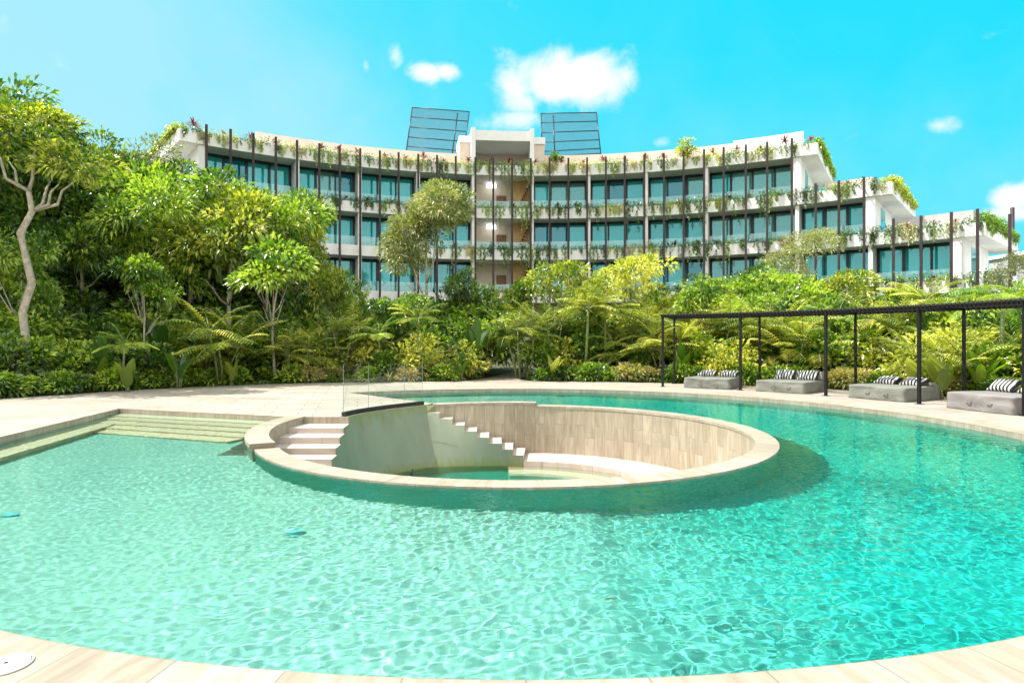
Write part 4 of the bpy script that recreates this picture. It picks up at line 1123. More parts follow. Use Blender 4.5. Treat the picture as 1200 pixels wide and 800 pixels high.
class Leaves:
    """collects leaf-shaped faces quickly"""
    def __init__(s): s.v = []; s.f = []; s.t = []; s.tone = .5; s.rr = random.Random(3)
    def leaf(s, p, d, n, L, W, fold=0.25, droop=0.25):
        """one folded, drooping leaf with its base at p, along d, facing n"""
        side = d.cross(n)
        if side.length < 1e-4: side = Vector((1, 0, 0))
        side.normalize(); nn = side.cross(d); 
        if nn.z < 0: nn = -nn
        i = len(s.v)
        m = p + d*(L*.45) + nn*(L*.02)
        tip = p + d*L - Vector((0, 0, 1))*(L*droop)
        s.v += [p, m - side*(W*.5) + nn*(W*fold), m + Vector((0, 0, 0)), m + side*(W*.5) + nn*(W*fold), tip]
        s.f += [(i, i+1, i+2), (i+1, i+4, i+2), (i, i+2, i+3), (i+2, i+4, i+3)]
        s.t += [s.tone*.62+s.rr.random()*.40]*4
    def strap(s, p, d, L, W, droop=.6, seg=4, up=Vector((0, 0, 1)), fold=.2):
        """long arching blade"""
        side = d.cross(up)
        if side.length < 1e-3: side = Vector((1, 0, 0))
        side.normalize(); i = len(s.v); q = p.copy(); dd = d.copy()
        for k in range(seg+1):
            t = k/seg; w = W*.5*(sin(pi*min(1, t*.86+.14))**.7)
            if k == seg: w = W*.04
            c = q + up*(-fold*w)
            s.v += [q-side*w, c, q+side*w]
            dd = (dd + Vector((0, 0, -droop/seg))).normalized(); q = q + dd*(L/seg)
        tn = s.tone*.62+s.rr.random()*.40
        for k in range(seg):
            s.t += [tn, tn]
            a = i+3*k
            s.f += [(a, a+3, a+4, a+1), (a+1, a+4, a+5, a+2)]
    def mesh(s, name, mat):
        me = bpy.data.meshes.new(name); me.from_pydata([tuple(v) for v in s.v], [], s.f); me.materials.append(mat)
        at = me.attributes.new('tone', 'FLOAT', 'FACE'); at.data.foreach_set('value', s.t); me.update(); return me

def rdir(r):
    z = r.uniform(-1, 1); a = r.uniform(0, 2*pi); q = sqrt(1-z*z); return Vector((q*cos(a), q*sin(a), z))

def crown(r, blobs, nleaf, L, W, up=.6):
    """leaves set in sprays over the shells of several blobs; blobs: (centre, radii)"""
    s = Leaves(); tot = sum(b[1][0]*b[1][2] for b in blobs)
    for c, rad3 in blobs:
        n = int(nleaf*rad3[0]*rad3[2]/tot)
        # sub-clumps give light and dark masses
        subs = []
        for _ in range(max(5, n//26)):
            d = rdir(r)
            if d.z < -.5: d.z *= -.6; d.normalize()
            subs.append((Vector((c[0]+d.x*rad3[0]*r.uniform(.6, 1), c[1]+d.y*rad3[1]*r.uniform(.6, 1), c[2]+d.z*rad3[2]*r.uniform(.6, 1.0))), d))
        for sc, sdn in subs:
            sr = r.uniform(.14, .30)*min(rad3)+L*.6; s.tone = r.random()**.8
            for _ in range(26):
                d = rdir(r)
                p = sc + Vector((d.x*sr*1.2, d.y*sr*1.2, d.z*sr*.55))
                ld = (d*.7 + sdn*.7 + Vector((0, 0, .12))); ld.normalize()
                nn = Vector((0, 0, 1))*up + rdir(r)*.55
                s.leaf(p, ld, nn.normalized(), L*r.uniform(.7, 1.25), W*r.uniform(.7, 1.2), .22, r.uniform(.05, .45))
    return s

def trunk_mesh(r, H, rad0, branches, wob=.12, fork=None, pale=True, name='trunk'):
    bm = bmesh.new(); n = 9; pts = []
    ox = oy = 0
    ph = r.uniform(0, 6)
    top = H
    for i in range(n+1):
        t = i/n
        pts.append(Vector((wob*H*.35*sin(ph+t*5.2)*t, wob*H*.25*sin(ph*2+t*4.1)*t, top*t)))
    tube(bm, pts, [rad0*(1.25-.85*i/n) if i else rad0*1.6 for i in range(n+1)], 8)
    for (t, ax, ay, az, rr) in branches:
        k = min(n, int(t*n)); p = pts[k]; q = p + Vector((ax, ay, az))
        mid1 = p + Vector((ax*.35, ay*.35, az*.2)) ; mid2 = p + Vector((ax*.72, ay*.72, az*.62+.08))
        tube(bm, [p, mid1, mid2, q], [rr, rr*.8, rr*.55, rr*.25], 6)
    me = bpy.data.meshes.new(name); bm.to_mesh(me); bm.free(); me.materials.append(M_bark if pale else M_bark2); return me

# --- prototypes: meshes only, made once; every plant is an object tree of its own
def tree_proto(seed, H, R, leafmat, nleaf, L, W, th, pale=True, nbl=9, flat=.75, wob=.12, tr=.09):
    """H total height, R crown radius, th trunk height fraction at which the crown starts"""
    r = random.Random(seed); blobs = []; br = []
    ch = H*(1-th)
    for k in range(nbl):
        a = k*2.4+r.uniform(-.5, .5); f = r.uniform(.35, .85) if k else 0
        zz = H*th + ch*(.30+.55*((k*.37) % 1)) if k else H-ch*.28
        br_ = r.uniform(.34, .52)*R
        c = (R*f*cos(a)*.85, R*f*sin(a)*.85, zz)
        blobs.append((c, (br_, br_, br_*flat)))
        if k < 7: br.append((min(1, max(.35, (zz/H)*.72)), c[0]*.8, c[1]*.8, max(.2, zz-H*.62*(.6+.4*min(1, zz/H))), tr*.5))
    s = crown(r, blobs, nleaf, L, W)
    return dict(crown=s.mesh('crown', G[leafmat]), trunk=trunk_mesh(r, H*.80, tr, br, wob, pale=pale), H=H, R=R)
def shrub_proto(seed, H, R, leafmat, nleaf, L, W, nbl=5, up=.5):
    r = random.Random(seed); blobs = []
    for k in range(nbl):
        a = k*2.4; f = .5 if k else 0
        blobs.append(((R*f*cos(a), R*f*sin(a), H*(.72 if k == 0 else r.uniform(.3, .62))), (R*r.uniform(.42, .62), R*r.uniform(.42, .62), H*r.uniform(.26, .36))))
    s = crown(r, blobs, nleaf, L, W, up)
    bm = bmesh.new()
    for k in range(5):
        a = k*1.3; tube(bm, [(.05*cos(a), .05*sin(a), 0), (.25*R*cos(a), .25*R*sin(a), H*.4), (.5*R*cos(a+.3), .5*R*sin(a+.3), H*.75)], [.022, .016, .008], 5)
    me = bpy.data.meshes.new('stems'); bm.to_mesh(me); bm.free(); me.materials.append(M_bark2)
    return dict(foliage=s.mesh('foliage', G[leafmat]), stems=me, H=H, R=R)
def frond(s, p, d, L, nl, LL, W, droop=.9, lf=.55):
    s.tone = s.rr.random()
    """pinnate frond: leaflets both sides of an arching rib; returns rib points"""
    q = p.copy(); dd = d.copy(); pts = [q.copy()]
    for k in range(nl):
        dd = (dd+Vector((0, 0, -droop/nl))).normalized(); q = q+dd*(L/nl); pts.append(q.copy())
        t = (k+1)/nl
        if t < .16: continue
        side = dd.cross(Vector((0, 0, 1))); side.normalize()
        ll = LL*(sin(pi*(t*.80+.14)))**.6
        for sg in (-1, 1):
            ld = (side*sg + dd*lf + Vector((0, 0, .15))).normalized()
            s.strap(q, ld, ll, W, .55, 2, up=Vector((0, 0, 1)))
    return pts
def palm_proto(seed, H, nf, L, leafmat, LL=.42, W=.045, stems=1, spread=0.0, nl=16, droop=1.1, tr=.05):
    r = random.Random(seed); s = Leaves(); bm = bmesh.new()
    for st in range(stems):
        a = st*2.4+r.uniform(0, 1); hh = H*r.uniform(.65, 1) if stems > 1 else H
        base = Vector((spread*.35*cos(a), spread*.35*sin(a), 0)) if stems > 1 else Vector((0, 0, 0))
        top = Vector((spread*cos(a), spread*sin(a), hh)) if stems > 1 else Vector((r.uniform(-.2, .2), r.uniform(-.2, .2), hh))
        mid = (base+top)/2 + Vector((r.uniform(-.1, .1), r.uniform(-.1, .1), 0))
        tube(bm, [base, mid, top], [tr*1.2, tr, tr*.75], 7)
        for k in range(nf):
            b = k*2.399+r.uniform(-.3, .3); el = r.uniform(.25, 1.25)
            d = Vector((cos(b)*cos(el), sin(b)*cos(el), sin(el)))
            pts = frond(s, top, d, L*r.uniform(.8, 1.1), nl, LL, W, droop)
            tube(bm, pts[::4]+[pts[-1]], [.014]*(len(pts[::4]))+[.004], 4, cap=False)
    me = bpy.data.meshes.new('trunk'); bm.to_mesh(me); bm.free(); me.materials.append(M_stem)
    return dict(fronds=s.mesh('fronds', G[leafmat]), trunk=me, H=H+L*.5, R=L*.8)
def paddle_proto(seed, H, n, leafmat, W=.34, L=1.1):
    r = random.Random(seed); s = Leaves(); bm = bmesh.new()
    for k in range(n):
        a = k*2.399+r.uniform(-.3, .3); ln = r.uniform(.08, .42); h = H*r.uniform(.45, 1)
        p0 = Vector((.08*cos(a), .08*sin(a), 0)); p1 = Vector((ln*h*.5*cos(a), ln*h*.5*sin(a), h*.55))
        tube(bm, [p0, p1*.5+Vector((0, 0, .03)), p1], [.028, .020, .012], 5)
        d = Vector((cos(a)*ln*1.3, sin(a)*ln*1.3, 1)).normalized()
        s.strap(p1, d, L*r.uniform(.75, 1.1), W*r.uniform(.75, 1.1), r.uniform(.5, 1.5), 6, up=(Vector((0, 0, 1))*.5+Vector((cos(a), sin(a), 0))*-.9).normalized(), fold=.35)
    me = bpy.data.meshes.new('stalks'); bm.to_mesh(me); bm.free(); me.materials.append(M_stem)
    return dict(leaves=s.mesh('leaves', G[leafmat]), stalks=me, H=H, R=.6)
def rosette_proto(seed, leafmat, n=22, L=.42, W=.075, H=.35):
    r = random.Random(seed); s = Leaves(); bm = bmesh.new()
    tube(bm, [(0, 0, 0), (.01, 0, H*.5), (0, .01, H)], [.02, .017, .013], 5)
    for k in range(n):
        a = k*2.399; el = r.uniform(.15, 1.35); d = Vector((cos(a)*cos(el), sin(a)*cos(el), sin(el)))
        s.strap(Vector((0, 0, H*r.uniform(.7, 1))), d, L*r.uniform(.7, 1.15), W, .8, 3)
    me = bpy.data.meshes.new('stem'); bm.to_mesh(me); bm.free(); me.materials.append(M_stem)
    return dict(leaves=s.mesh('leaves', G[leafmat]), stem=me, H=H+L*.6, R=L)
def vine_proto(seed, leafmat, W_, drop, nst=6, L=.14):
    """trailing planter plant: mound plus hanging strands; local -Y is the front"""
    r = random.Random(seed); s = Leaves()
    for k in range(int(120*W_)+30):
        p = Vector((r.uniform(-.5, .5)*W_, r.uniform(-.44, .12), -.08+.46*r.random()**1.6*(.45+.55*abs(sin(k*.37)))))
        d = (rdir(r)+Vector((0, -.3, .5))).normalized(); s.leaf(p, d, (Vector((0, -.4, 1))+rdir(r)*.5).normalized(), L*r.uniform(.8, 1.5), L*.55, .2, .3)
    i0 = len(s.v); s.v += [Vector((-.5*W_, -.2, .03)), Vector((.5*W_, -.2, .03)), Vector((.5*W_, -.17, .03)), Vector((-.5*W_, -.17, .03))]; s.f.append((i0, i0+1, i0+2, i0+3)); s.t.append(.2)
    for k in range(nst):
        x = r.uniform(-.5, .5)*W_; dl = drop*r.uniform(.35, 1.0)**1.3; n = int(dl/.055)+2; y = r.uniform(-.46, -.36)
        q = [Vector((x, -.10, .02)), Vector((x, y+.02, .05)), Vector((x, y, .0)), Vector((x, y, -dl*.5)), Vector((x, y, -dl*.95))]; i0 = len(s.v)
        for p_ in q: s.v += [p_-Vector((.006, 0, 0)), p_+Vector((.006, 0, 0))]
        for e_ in range(4): s.f.append((i0+2*e_, i0+2*e_+1, i0+2*e_+3, i0+2*e_+2)); s.t.append(.2)
        x0 = x
        for i in range(n):
            z = .02-dl*i/n; x = x0+r.uniform(-.05, .05)
            d = (rdir(r)*.8+Vector((0, -.45, -.5))).normalized()
            s.leaf(Vector((x, y, z)), d, (Vector((0, -1, .4))+rdir(r)*.4).normalized(), L*r.uniform(.7, 1.2), L*.55, .2, .25)
    return dict(mesh=s.mesh('trailing_plant', G[leafmat]))

def place_tree(proto, name, x, y, s, rz, label, cat, group, z=None, sx=1.0):
    o = empty(name, (x, y, (ground_z(x, y) if z is None else z)), rz)
    o.scale = (s*sx, s*sx, s)
    for part in ('crown', 'trunk', 'foliage', 'stems', 'fronds', 'leaves', 'stalks', 'stem'):
        if part in proto:
            c = bpy.data.objects.new(part, proto[part]); COL.objects.link(c); c.parent = o
    tag(o, label, cat, group); return o

T = {
 'big1': tree_proto(1, 9.0, 3.3, 'deep', 7800, .30, .13, .22, nbl=13, pale=False),
 'big2': tree_proto(2, 9.0, 3.3, 'bright', 7800, .30, .13, .20, nbl=13),
 'yel1': tree_proto(3, 7.0, 2.6, 'yellow', 4600, .27, .12, .30, nbl=10),
 'bri1': tree_proto(4, 6.5, 2.3, 'bright', 4200, .28, .13, .28, nbl=10),
 'oli1': tree_proto(5, 8.0, 2.1, 'olive', 7000, .17, .055, .38, nbl=12, flat=.85, tr=.075, wob=.05),
 'fork': tree_proto(15, 8.0, 2.0, 'olive', 12500, .20, .075, .34, nbl=14, flat=.95, tr=.085, wob=.04),
 'umb1': tree_proto(6, 5.0, 2.4, 'yellow', 2600, .25, .11, .50, nbl=8, flat=.35, tr=.06),
 'sp1': tree_proto(8, 6.0, 1.7, 'bright', 2400, .28, .13, .42, nbl=8, flat=.6, tr=.055),
}
# contorted pale trunk with an open crown
def twisted_tree():
    r = random.Random(12); bm = bmesh.new()
    pts = [(0, 0, 0), (.05, 0, 1.2), (-.10, .05, 2.4), (.16, .02, 3.3), (.02, .02, 4.0), (-.14, 0, 4.8), (.16, .03, 5.5), (.08, 0, 6.1)]
    tube(bm, pts, [.15, .12, .11, .11, .10, .10, .09, .07], 9)
    tips = []
    for (ax, ay, az) in ((-.55, .1, .9), (.1, .2, 1.5), (.75, -.1, .85), (.35, .4, 1.1), (1.1, .1, 1.0), (-.9, -.3, 1.3)):
        p = Vector(pts[6 if ax > .3 else 7]); q = p+Vector((ax, ay, az))
        tube(bm, [p, p+Vector((ax*.6, ay*.4, az*.25)), p+Vector((ax*.7, ay*.8, az*.7)), q], [.06, .05, .035, .015], 6); tips.append(q)
    me = bpy.data.meshes.new('trunk'); bm.to_mesh(me); bm.free(); me.materials.append(M_bark)
    bl = [((q.x*1.35, q.y*1.3, q.z+.55), (.85, .85, .55)) for q in tips]+[((0, .6, 8.1), (1.3, 1.3, .8))]
    s = crown(r, bl, 2700, .24, .11)
    return dict(crown=s.mesh('crown', G['yellow']), trunk=me, H=8.6, R=2)
T['twist'] = twisted_tree()
S = {
 'sh_deep': shrub_proto(21, 1.6, .95, 'deep', 1000, .24, .11),
 'sh_bright': shrub_proto(22, 1.7, 1.0, 'bright', 1000, .24, .12),
 'sh_yellow': shrub_proto(23, 1.8, 1.0, 'yellow', 1000, .24, .10),
 'sh_olive': shrub_proto(24, 1.7, .95, 'olive', 1300, .16, .07),
 'sh_big': shrub_proto(25, 3.0, 1.5, 'bright', 2300, .28, .13, nbl=7),
 'sh_bigd': shrub_proto(26, 3.2, 1.6, 'deep', 2300, .28, .14, nbl=7),
 'sh_bigy': shrub_proto(27, 3.0, 1.4, 'yellow', 2000, .27, .12, nbl=7),
 'low_green': shrub_proto(28, .65, .55, 'bright', 420, .20, .085),
 'low_deep': shrub_proto(29, .60, .55, 'deep', 420, .19, .09),
 'low_cream': shrub_proto(30, .65, .50, 'cream', 360, .20, .085),
 'areca': palm_proto(31, 1.5, 7, 1.35, 'yellow', .40, .045, stems=5, spread=.5, tr=.03),
 'areca2': palm_proto(32, 2.3, 7, 1.5, 'yellow', .42, .045, stems=6, spread=.6, tr=.032),
 'palm': palm_proto(33, 2.7, 13, 1.55, 'yellow', .45, .05, nl=20, tr=.055),
 'palm2': palm_proto(34, 2.0, 12, 1.4, 'bright', .40, .05, nl=18, tr=.05),
 'bigpalm': palm_proto(35, 3.4, 13, 2.5, 'bright', .75, .055, nl=24, droop=1.5, tr=.09),
 'paddle': paddle_proto(36, 1.7, 10, 'bright', .34, 1.0),
 'paddley': paddle_proto(37, 1.3, 8, 'yellow', .42, .85),
 'paddled': paddle_proto(38, 2.6, 11, 'deep', .42, 1.4),
 'ti': rosette_proto(39, 'red', 26, .46, .085, .45),
 'ti_s': rosette_proto(40, 'red', 20, .34, .07, .30),
 'spiky': rosette_proto(41, 'cream', 30, .45, .055, .20),
 'spikyg': rosette_proto(42, 'bright', 30, .55, .06, .15),
}
for pr_ in list(T.values())+list(S.values()):
    me_ = pr_.get('crown') or pr_.get('foliage')
    if me_:
        zs = sorted(v.co.z for v in me_.vertices); pr_['H'] = zs[int(len(zs)*.985)]
def top_h(D, ytop, x, y): return EYE+(HOR-ytop)*D/F - ground_z(x, y)
rp = random.Random(77)
LOOK = {'deep': 'dark green', 'bright': 'fresh green', 'yellow': 'yellow-green', 'olive': 'grey-olive', 'red': 'purple-red', 'cream': 'cream and green'}
PLANTS = []                              # (object, image x, look phrase, zone) to be labelled at the end
def add(kind, px, D, s=None, ytop=None, sx=1.0, name='tree', cat='tree', look='tree', tier=''):
    pr = T.get(kind) or S.get(kind)
    x = (px-600)*D/F; y = D
    if s is None: s = top_h(D, ytop, x, y)/pr['H']
    o = place_tree(pr, name, x, y, s*rp.uniform(.98, 1.02), rp.uniform(0, 6.28), None, cat, None, sx=sx)
    PLANTS.append((o, px, D, look, tier, cat)); return o

# tall trees on the left
for (k, px, D, yt, sx) in [('big1', -75, 21, 85, .8), ('big2', -5, 24, 105, .8), ('big1', 60, 26.5, 140, .75), ('big2', 100, 25, 176, .75), ('big1', 140, 28, 168, .75),
                           ('oli1', 182, 29, 176, .9), ('big2', 165, 24.5, 212, .75), ('bri1', 222, 27, 208, .95), ('big1', 205, 29, 200, .65), ('yel1', 270, 26, 212, .85), ('big1', 262, 30, 206, .6),
                           ('bri1', 312, 28, 224, .75), ('yel1', 345, 29, 246, .62), ('big2', 300, 30, 222, .55), ('yel1', 372, 29, 280, .5), ('bri1', 392, 29.5, 318, .6), ('bri1', 418, 30, 335, .6)]:
    nm = {'big1': 'dark green dense tree', 'big2': 'fresh green broad tree', 'yel1': 'yellow-green light-crowned tree', 'bri1': 'fresh green rounded tree', 'oli1': 'grey-olive fine-leaved tree'}[k]
    add(k, px, D, None, yt, sx, look=nm, tier='in the tall trees on the left')
add('bri1', 22, 20.6, None, 280, .75, look='fresh green rounded tree', tier='low in front of the tall trees on the left')
o = place_tree(T['twist'], 'tree', (30-600)*19.4/F, 19.4, top_h(19.4, 122, (30-600)*19.4/F, 19.4)/T['twist']['H'], .25, 'yellow-leaved tree with a bare pale contorted trunk at the far left', 'tree', None)
add('sp1', 322, 24.0, None, 278, .95, look='slender yellow-green tree with a bare pale trunk', tier='left of the fork-trunked tree')
add('sp1', 168, 22.0, None, 300, .8, look='slender tree with twin pale stems', tier='in front of the tall trees on the left')
# the fork-trunked tree before the facade
o = place_tree(T['fork'], 'tree', (499-600)*30/F, 30, top_h(30, 216, -4, 30)/T['fork']['H'], 1.0, 'grey-olive tree with a forked pale trunk standing alone before the middle of the facade', 'tree', None, sx=.85)
for (k, px, D, yt, sx) in [('bri1', 470, 28, 345, .8), ('big1', 545, 29, 318, .55), ('umb1', 645, 28.5, 308, .75), ('umb1', 690, 27.5, 328, .7), ('umb1', 742, 29.5, 304, .75), ('yel1', 790, 29, 345, .9),
                           ('bri1', 838, 30, 322, 1.15), ('big1', 888, 31, 312, .62), ('bri1', 925, 29, 318, 1.1), ('oli1', 940, 31, 272, .95), ('yel1', 985, 29, 318, 1.1), ('bri1', 870, 27, 345, 1.0),
                           ('yel1', 1045, 27, 344, 1.0), ('bri1', 1100, 25, 352, 1.0), ('yel1', 1155, 24, 346, 1.0), ('bri1', 1205, 23, 332, 1.0), ('oli1', 1185, 27, 296, .8), ('big1', 1010, 28, 352, .5)]:
    nm = {'big1': 'dark green dense tree', 'yel1': 'yellow-green leafy tree', 'bri1': 'fresh green rounded tree', 'oli1': 'grey-olive fine-leaved tree', 'umb1': 'yellow-green flat-topped tree'}[k]
    add(k, px, D, None, yt, sx, look=nm, tier='before the lower floors of the hotel')

for (px, D, yt, sx) in ((452, 26.3, 352, .8), (818, 26.0, 332, .85), (1062, 24.6, 338, .8), (612, 29.5, 330, .7)):
    add('sp1', px, D, None, yt, sx, look='slender green tree on thin pale stems', tier='before the lower floors of the hotel')
# palms and big-leaved plants
for (k, px, D, s_, cat, look) in [('palm', 490, 25.2, .95, 'palm', 'small palm with a slim bare trunk'), ('palm2', 445, 25.0, .9, 'palm', 'small green palm'), ('areca2', 612, 26.0, 1.05, 'palm', 'clumping yellow palm with many canes'),
                                  ('areca2', 640, 26.6, 1.1, 'palm', 'clumping yellow palm with many canes'), ('palm', 685, 25.6, 1.1, 'palm', 'small palm with a slim bare trunk'), ('palm', 712, 26.2, 1.05, 'palm', 'small palm with a slim bare trunk'),
                                  ('areca2', 752, 26.5, 1.15, 'palm', 'clumping yellow palm with many canes'), ('areca', 780, 25.0, 1.2, 'palm', 'low feathery yellow palm'), ('areca2', 842, 25.5, 1.1, 'palm', 'clumping yellow palm with many canes'),
                                  ('areca2', 905, 24.2, 1.05, 'palm', 'clumping yellow palm with many canes'), ('areca', 940, 22.6, 1.2, 'palm', 'low feathery yellow palm'), ('palm2', 985, 23.4, 1.15, 'palm', 'small green palm'),
                                  ('areca2', 1040, 22.5, 1.1, 'palm', 'clumping yellow palm with many canes'), ('bigpalm', 1178, 18.6, .80, 'palm', 'large palm with long drooping fronds'), ('areca', 1118, 18.2, .85, 'palm', 'low feathery yellow palm'),
                                  ('palm', 1085, 22.0, 1.1, 'palm', 'small palm with a slim bare trunk'), ('areca2', 400, 25.5, 1.0, 'palm', 'clumping yellow palm with many canes'), ('areca', 350, 24.0, 1.0, 'palm', 'low feathery yellow palm'),
                                  ('areca', 262, 22.6, 1.3, 'palm', 'low feathery yellow palm'), ('areca', 235, 22.8, 1.0, 'palm', 'low feathery yellow palm'), ('palm2', 150, 19.8, .75, 'palm', 'small green palm')]:
    add(k, px, D, s_, name='palm', cat=cat, look=look, tier='')
for (k, px, D, s_, look) in [('paddled', 556, 26.0, 1.0, 'dark tall plant with broad upright leaves'), ("paddled", 560, 27.8, 1.1, 'dark tall plant with broad upright leaves'), ('paddle', 800, 24.2, .9, 'plant with broad paddle leaves'),
                             ('paddley', 1102, 17.2, 1.0, 'plant with wide yellow paddle leaves'), ('paddley', 1075, 17.9, .9, 'plant with wide yellow paddle leaves'), ('paddley', 150, 19.6, .8, 'plant with wide yellow paddle leaves'),
                             ('paddle', 210, 21.0, .8, 'plant with broad paddle leaves'), ('paddley', 272, 22.3, .7, 'plant with wide yellow paddle leaves'), ('paddled', 120, 20.2, .70, 'dark tall plant with broad upright leaves'),
                             ('paddle', 540, 25.0, .7, 'plant with broad paddle leaves'), ('paddley', 648, 24.8, .8, 'plant with wide yellow paddle leaves'), ('paddled', 190, 22.5, .95, 'dark tall plant with broad upright leaves'),
                             ('paddled', 380, 25.2, .95, 'dark tall plant with broad upright leaves'), ('paddle', 1150, 17.6, .8, 'plant with broad paddle leaves')]:
    add(k, px, D, s_, name='leafy_plant', cat='plant', look=look, tier='')

# rows of shrubs following the deck edge (radius from the pool centre grows row by row)
def polpx(r, a):
    p = pol(r, a); return (600+F*p[0]/p[1] if p[1] > .5 else None), p[1]
def in_path(x, y): return y > 23.2 and abs(x-(-.55+max(0, y-25)*.18)) < (1.35 if y < 25.5 else 1.0) and y < 31
def row(kinds, off, a0, a1, step, smin, smax, cat, tier, jit=.3, name='shrub'):
    a = a0
    while a < a1:
        r = deck_r(a)+off+rp.uniform(-jit, jit)
        px, D = polpx(r, a)
        if px is not None and -40 < px < 1400:
            x, y = pol(r, a)[:2]
            left = px < 330
            k = rp.choice(kinds[0] if left else kinds[1])
            if not in_path(x, y):
                L_ = {'sh_deep': 'dark green shrub', 'sh_bright': 'fresh green shrub', 'sh_yellow': 'yellow-green shrub', 'sh_olive': 'grey-olive shrub', 'sh_big': 'tall fresh green shrub', 'sh_bigd': 'tall dark green shrub',
                      'sh_bigy': 'tall yellow-green shrub', 'low_green': 'low fresh green plant', 'low_deep': 'low dark green plant', 'low_cream': 'low cream-leaved plant', 'areca': 'low feathery yellow palm', 'ti': 'purple-red spiky plant', 'ti_s': 'small purple-red spiky plant',
                      'spiky': 'cream spiky plant', 'spikyg': 'green spiky plant', 'paddle': 'plant with broad paddle leaves'}[k]
                add(k, px, D, rp.uniform(smin, smax), name=('palm' if k == 'areca' else name), cat=('palm' if k == 'areca' else cat), look=L_, tier=tier)
        a += degrees(step*rp.uniform(.75, 1.25)/r)
row((['low_deep', 'low_green', 'low_green', 'spikyg'], ['low_green', 'low_cream', 'low_green', 'spiky', 'spikyg', 'low_deep']), .42, -84, 88, .66, .75, 1.15, 'plant', 'edging', .12, 'border_plant')
row((['sh_deep', 'low_green', 'ti', 'spikyg', 'sh_bright'], ['ti', 'spiky', 'low_cream', 'sh_bright', 'ti', 'spikyg', 'low_green', 'sh_yellow']), 1.15, -84, 88, .85, .7, 1.0, 'plant', 'second', .25, 'border_plant')
row((['sh_deep', 'sh_bright', 'sh_bright', 'sh_olive', 'sh_yellow'], ['sh_bright', 'sh_yellow', 'sh_yellow', 'sh_olive', 'areca', 'sh_bright']), 2.1, -84, 88, 1.15, .8, 1.15, 'shrub', 'middle', .35)
row((['sh_bigd', 'sh_big', 'sh_big'], ['sh_big', 'sh_bigy', 'sh_bigy', 'sh_bigd', 'areca']), 3.7, -80, 88, 1.6, .75, 1.0, 'shrub', 'back', .5)
row((['sh_bigd', 'sh_bigd', 'sh_big'], ['sh_big', 'sh_bigy', 'sh_bigd']), 6.0, -74, 84, 2.2, .95, 1.25, 'shrub', 'rear', .7)

row((['sh_bigd', 'sh_bigd', 'sh_big'], ['sh_big', 'sh_bigd']), 9.0, -72, -30, 2.2, 1.3, 1.75, 'shrub', 'thicket', .8)
row((['sh_bigd', 'sh_bigd'], ['sh_bigd']), 12.5, -66, -30, 2.6, 1.5, 1.95, 'shrub', 'far thicket', .8)
# ------------------------------------------------------------------ plants in the hotel's planters
VN = [vine_proto(50, 'bright', 1.0, .9), vine_proto(51, 'yellow', .9, .7), vine_proto(52, 'bright', .7, 1.5, 5), vine_proto(53, 'cream', .8, .8), vine_proto(54, 'deep', .9, 1.1), vine_proto(55, 'deep', 1.1, .55)]
VL = ['green', 'yellow-green', 'long green', 'pale cream', 'dark green', 'short dark green']
FLN = ['along the roof edge', 'along the edge of the top balcony', 'along the edge of the second balcony down', 'along the edge of the lowest planter']
rv = random.Random(9)
VINES = []
for lv, (zt, ar) in enumerate(zip(ZT, AR)):
    a = AL+1.2
    lo_vis = (-41, -28, -12, -6)[lv]
    while a < min(ar-.6, 50):
        if a > lo_vis:
            k = rv.choice([0, 1, 0, 5, 1, 4, 3] if lv == 0 else [0, 0, 5, 2, 3, 4, 4, 5, 1])
            if -8 < a < 0 and rv.random() < .6: k = 2
            o = bpy.data.objects.new('trailing_plant', VN[k]['mesh']); COL.objects.link(o)
            p = bp_(R0+.36, a, zt+.02); o.location = p; o.rotation_euler = (0, 0, -rad(a)); s_ = rv.uniform(.85, 1.35); o.scale = (s_*rv.choice((-1, 1)), 1, s_)
            VINES.append((o, lv, a, VL[k]+' trailing plant hanging over'))
        a += rv.uniform(.7, 1.9) if lv == 0 else rv.uniform(.7, 1.9)
    a = AL+1.5
    while a < min(ar-.4, 50):
        if a > lo_vis and (lv != 1 or a > 30 or rv.random() < .75) and (lv != 2 or a > 38 or rv.random() < .75):
            big = lv == 0 and rv.random() < .4
            k = 'ti' if big else 'ti_s'
            o = place_tree(S[k], 'spiky_plant', *bp_(R0+.32, a)[:2], rv.uniform(.8, 1.25)*(1.15 if lv == 0 else .9), rv.uniform(0, 6), None, 'plant', None, z=zt+.02)
            VINES.append((o, lv, a, 'purple-red spiky plant standing'))
        a += rv.uniform(1.8, 3.4)
# a green shrub above the tower's right side, a bushy one on the right wing roof
for (a, k, s_, lb, r_) in ((2.6, 'sh_bright', .62, 'small green shrub on the roof edge just right of the tower', .4), (18.6, 'sh_yellow', .85, 'bushy yellow-green shrub on the roof edge of the right wing', .4)):
    place_tree(S[k], 'shrub', *bp_(R0+r_, a)[:2], s_, 1.0, lb, 'shrub', None, z=ZT[0])
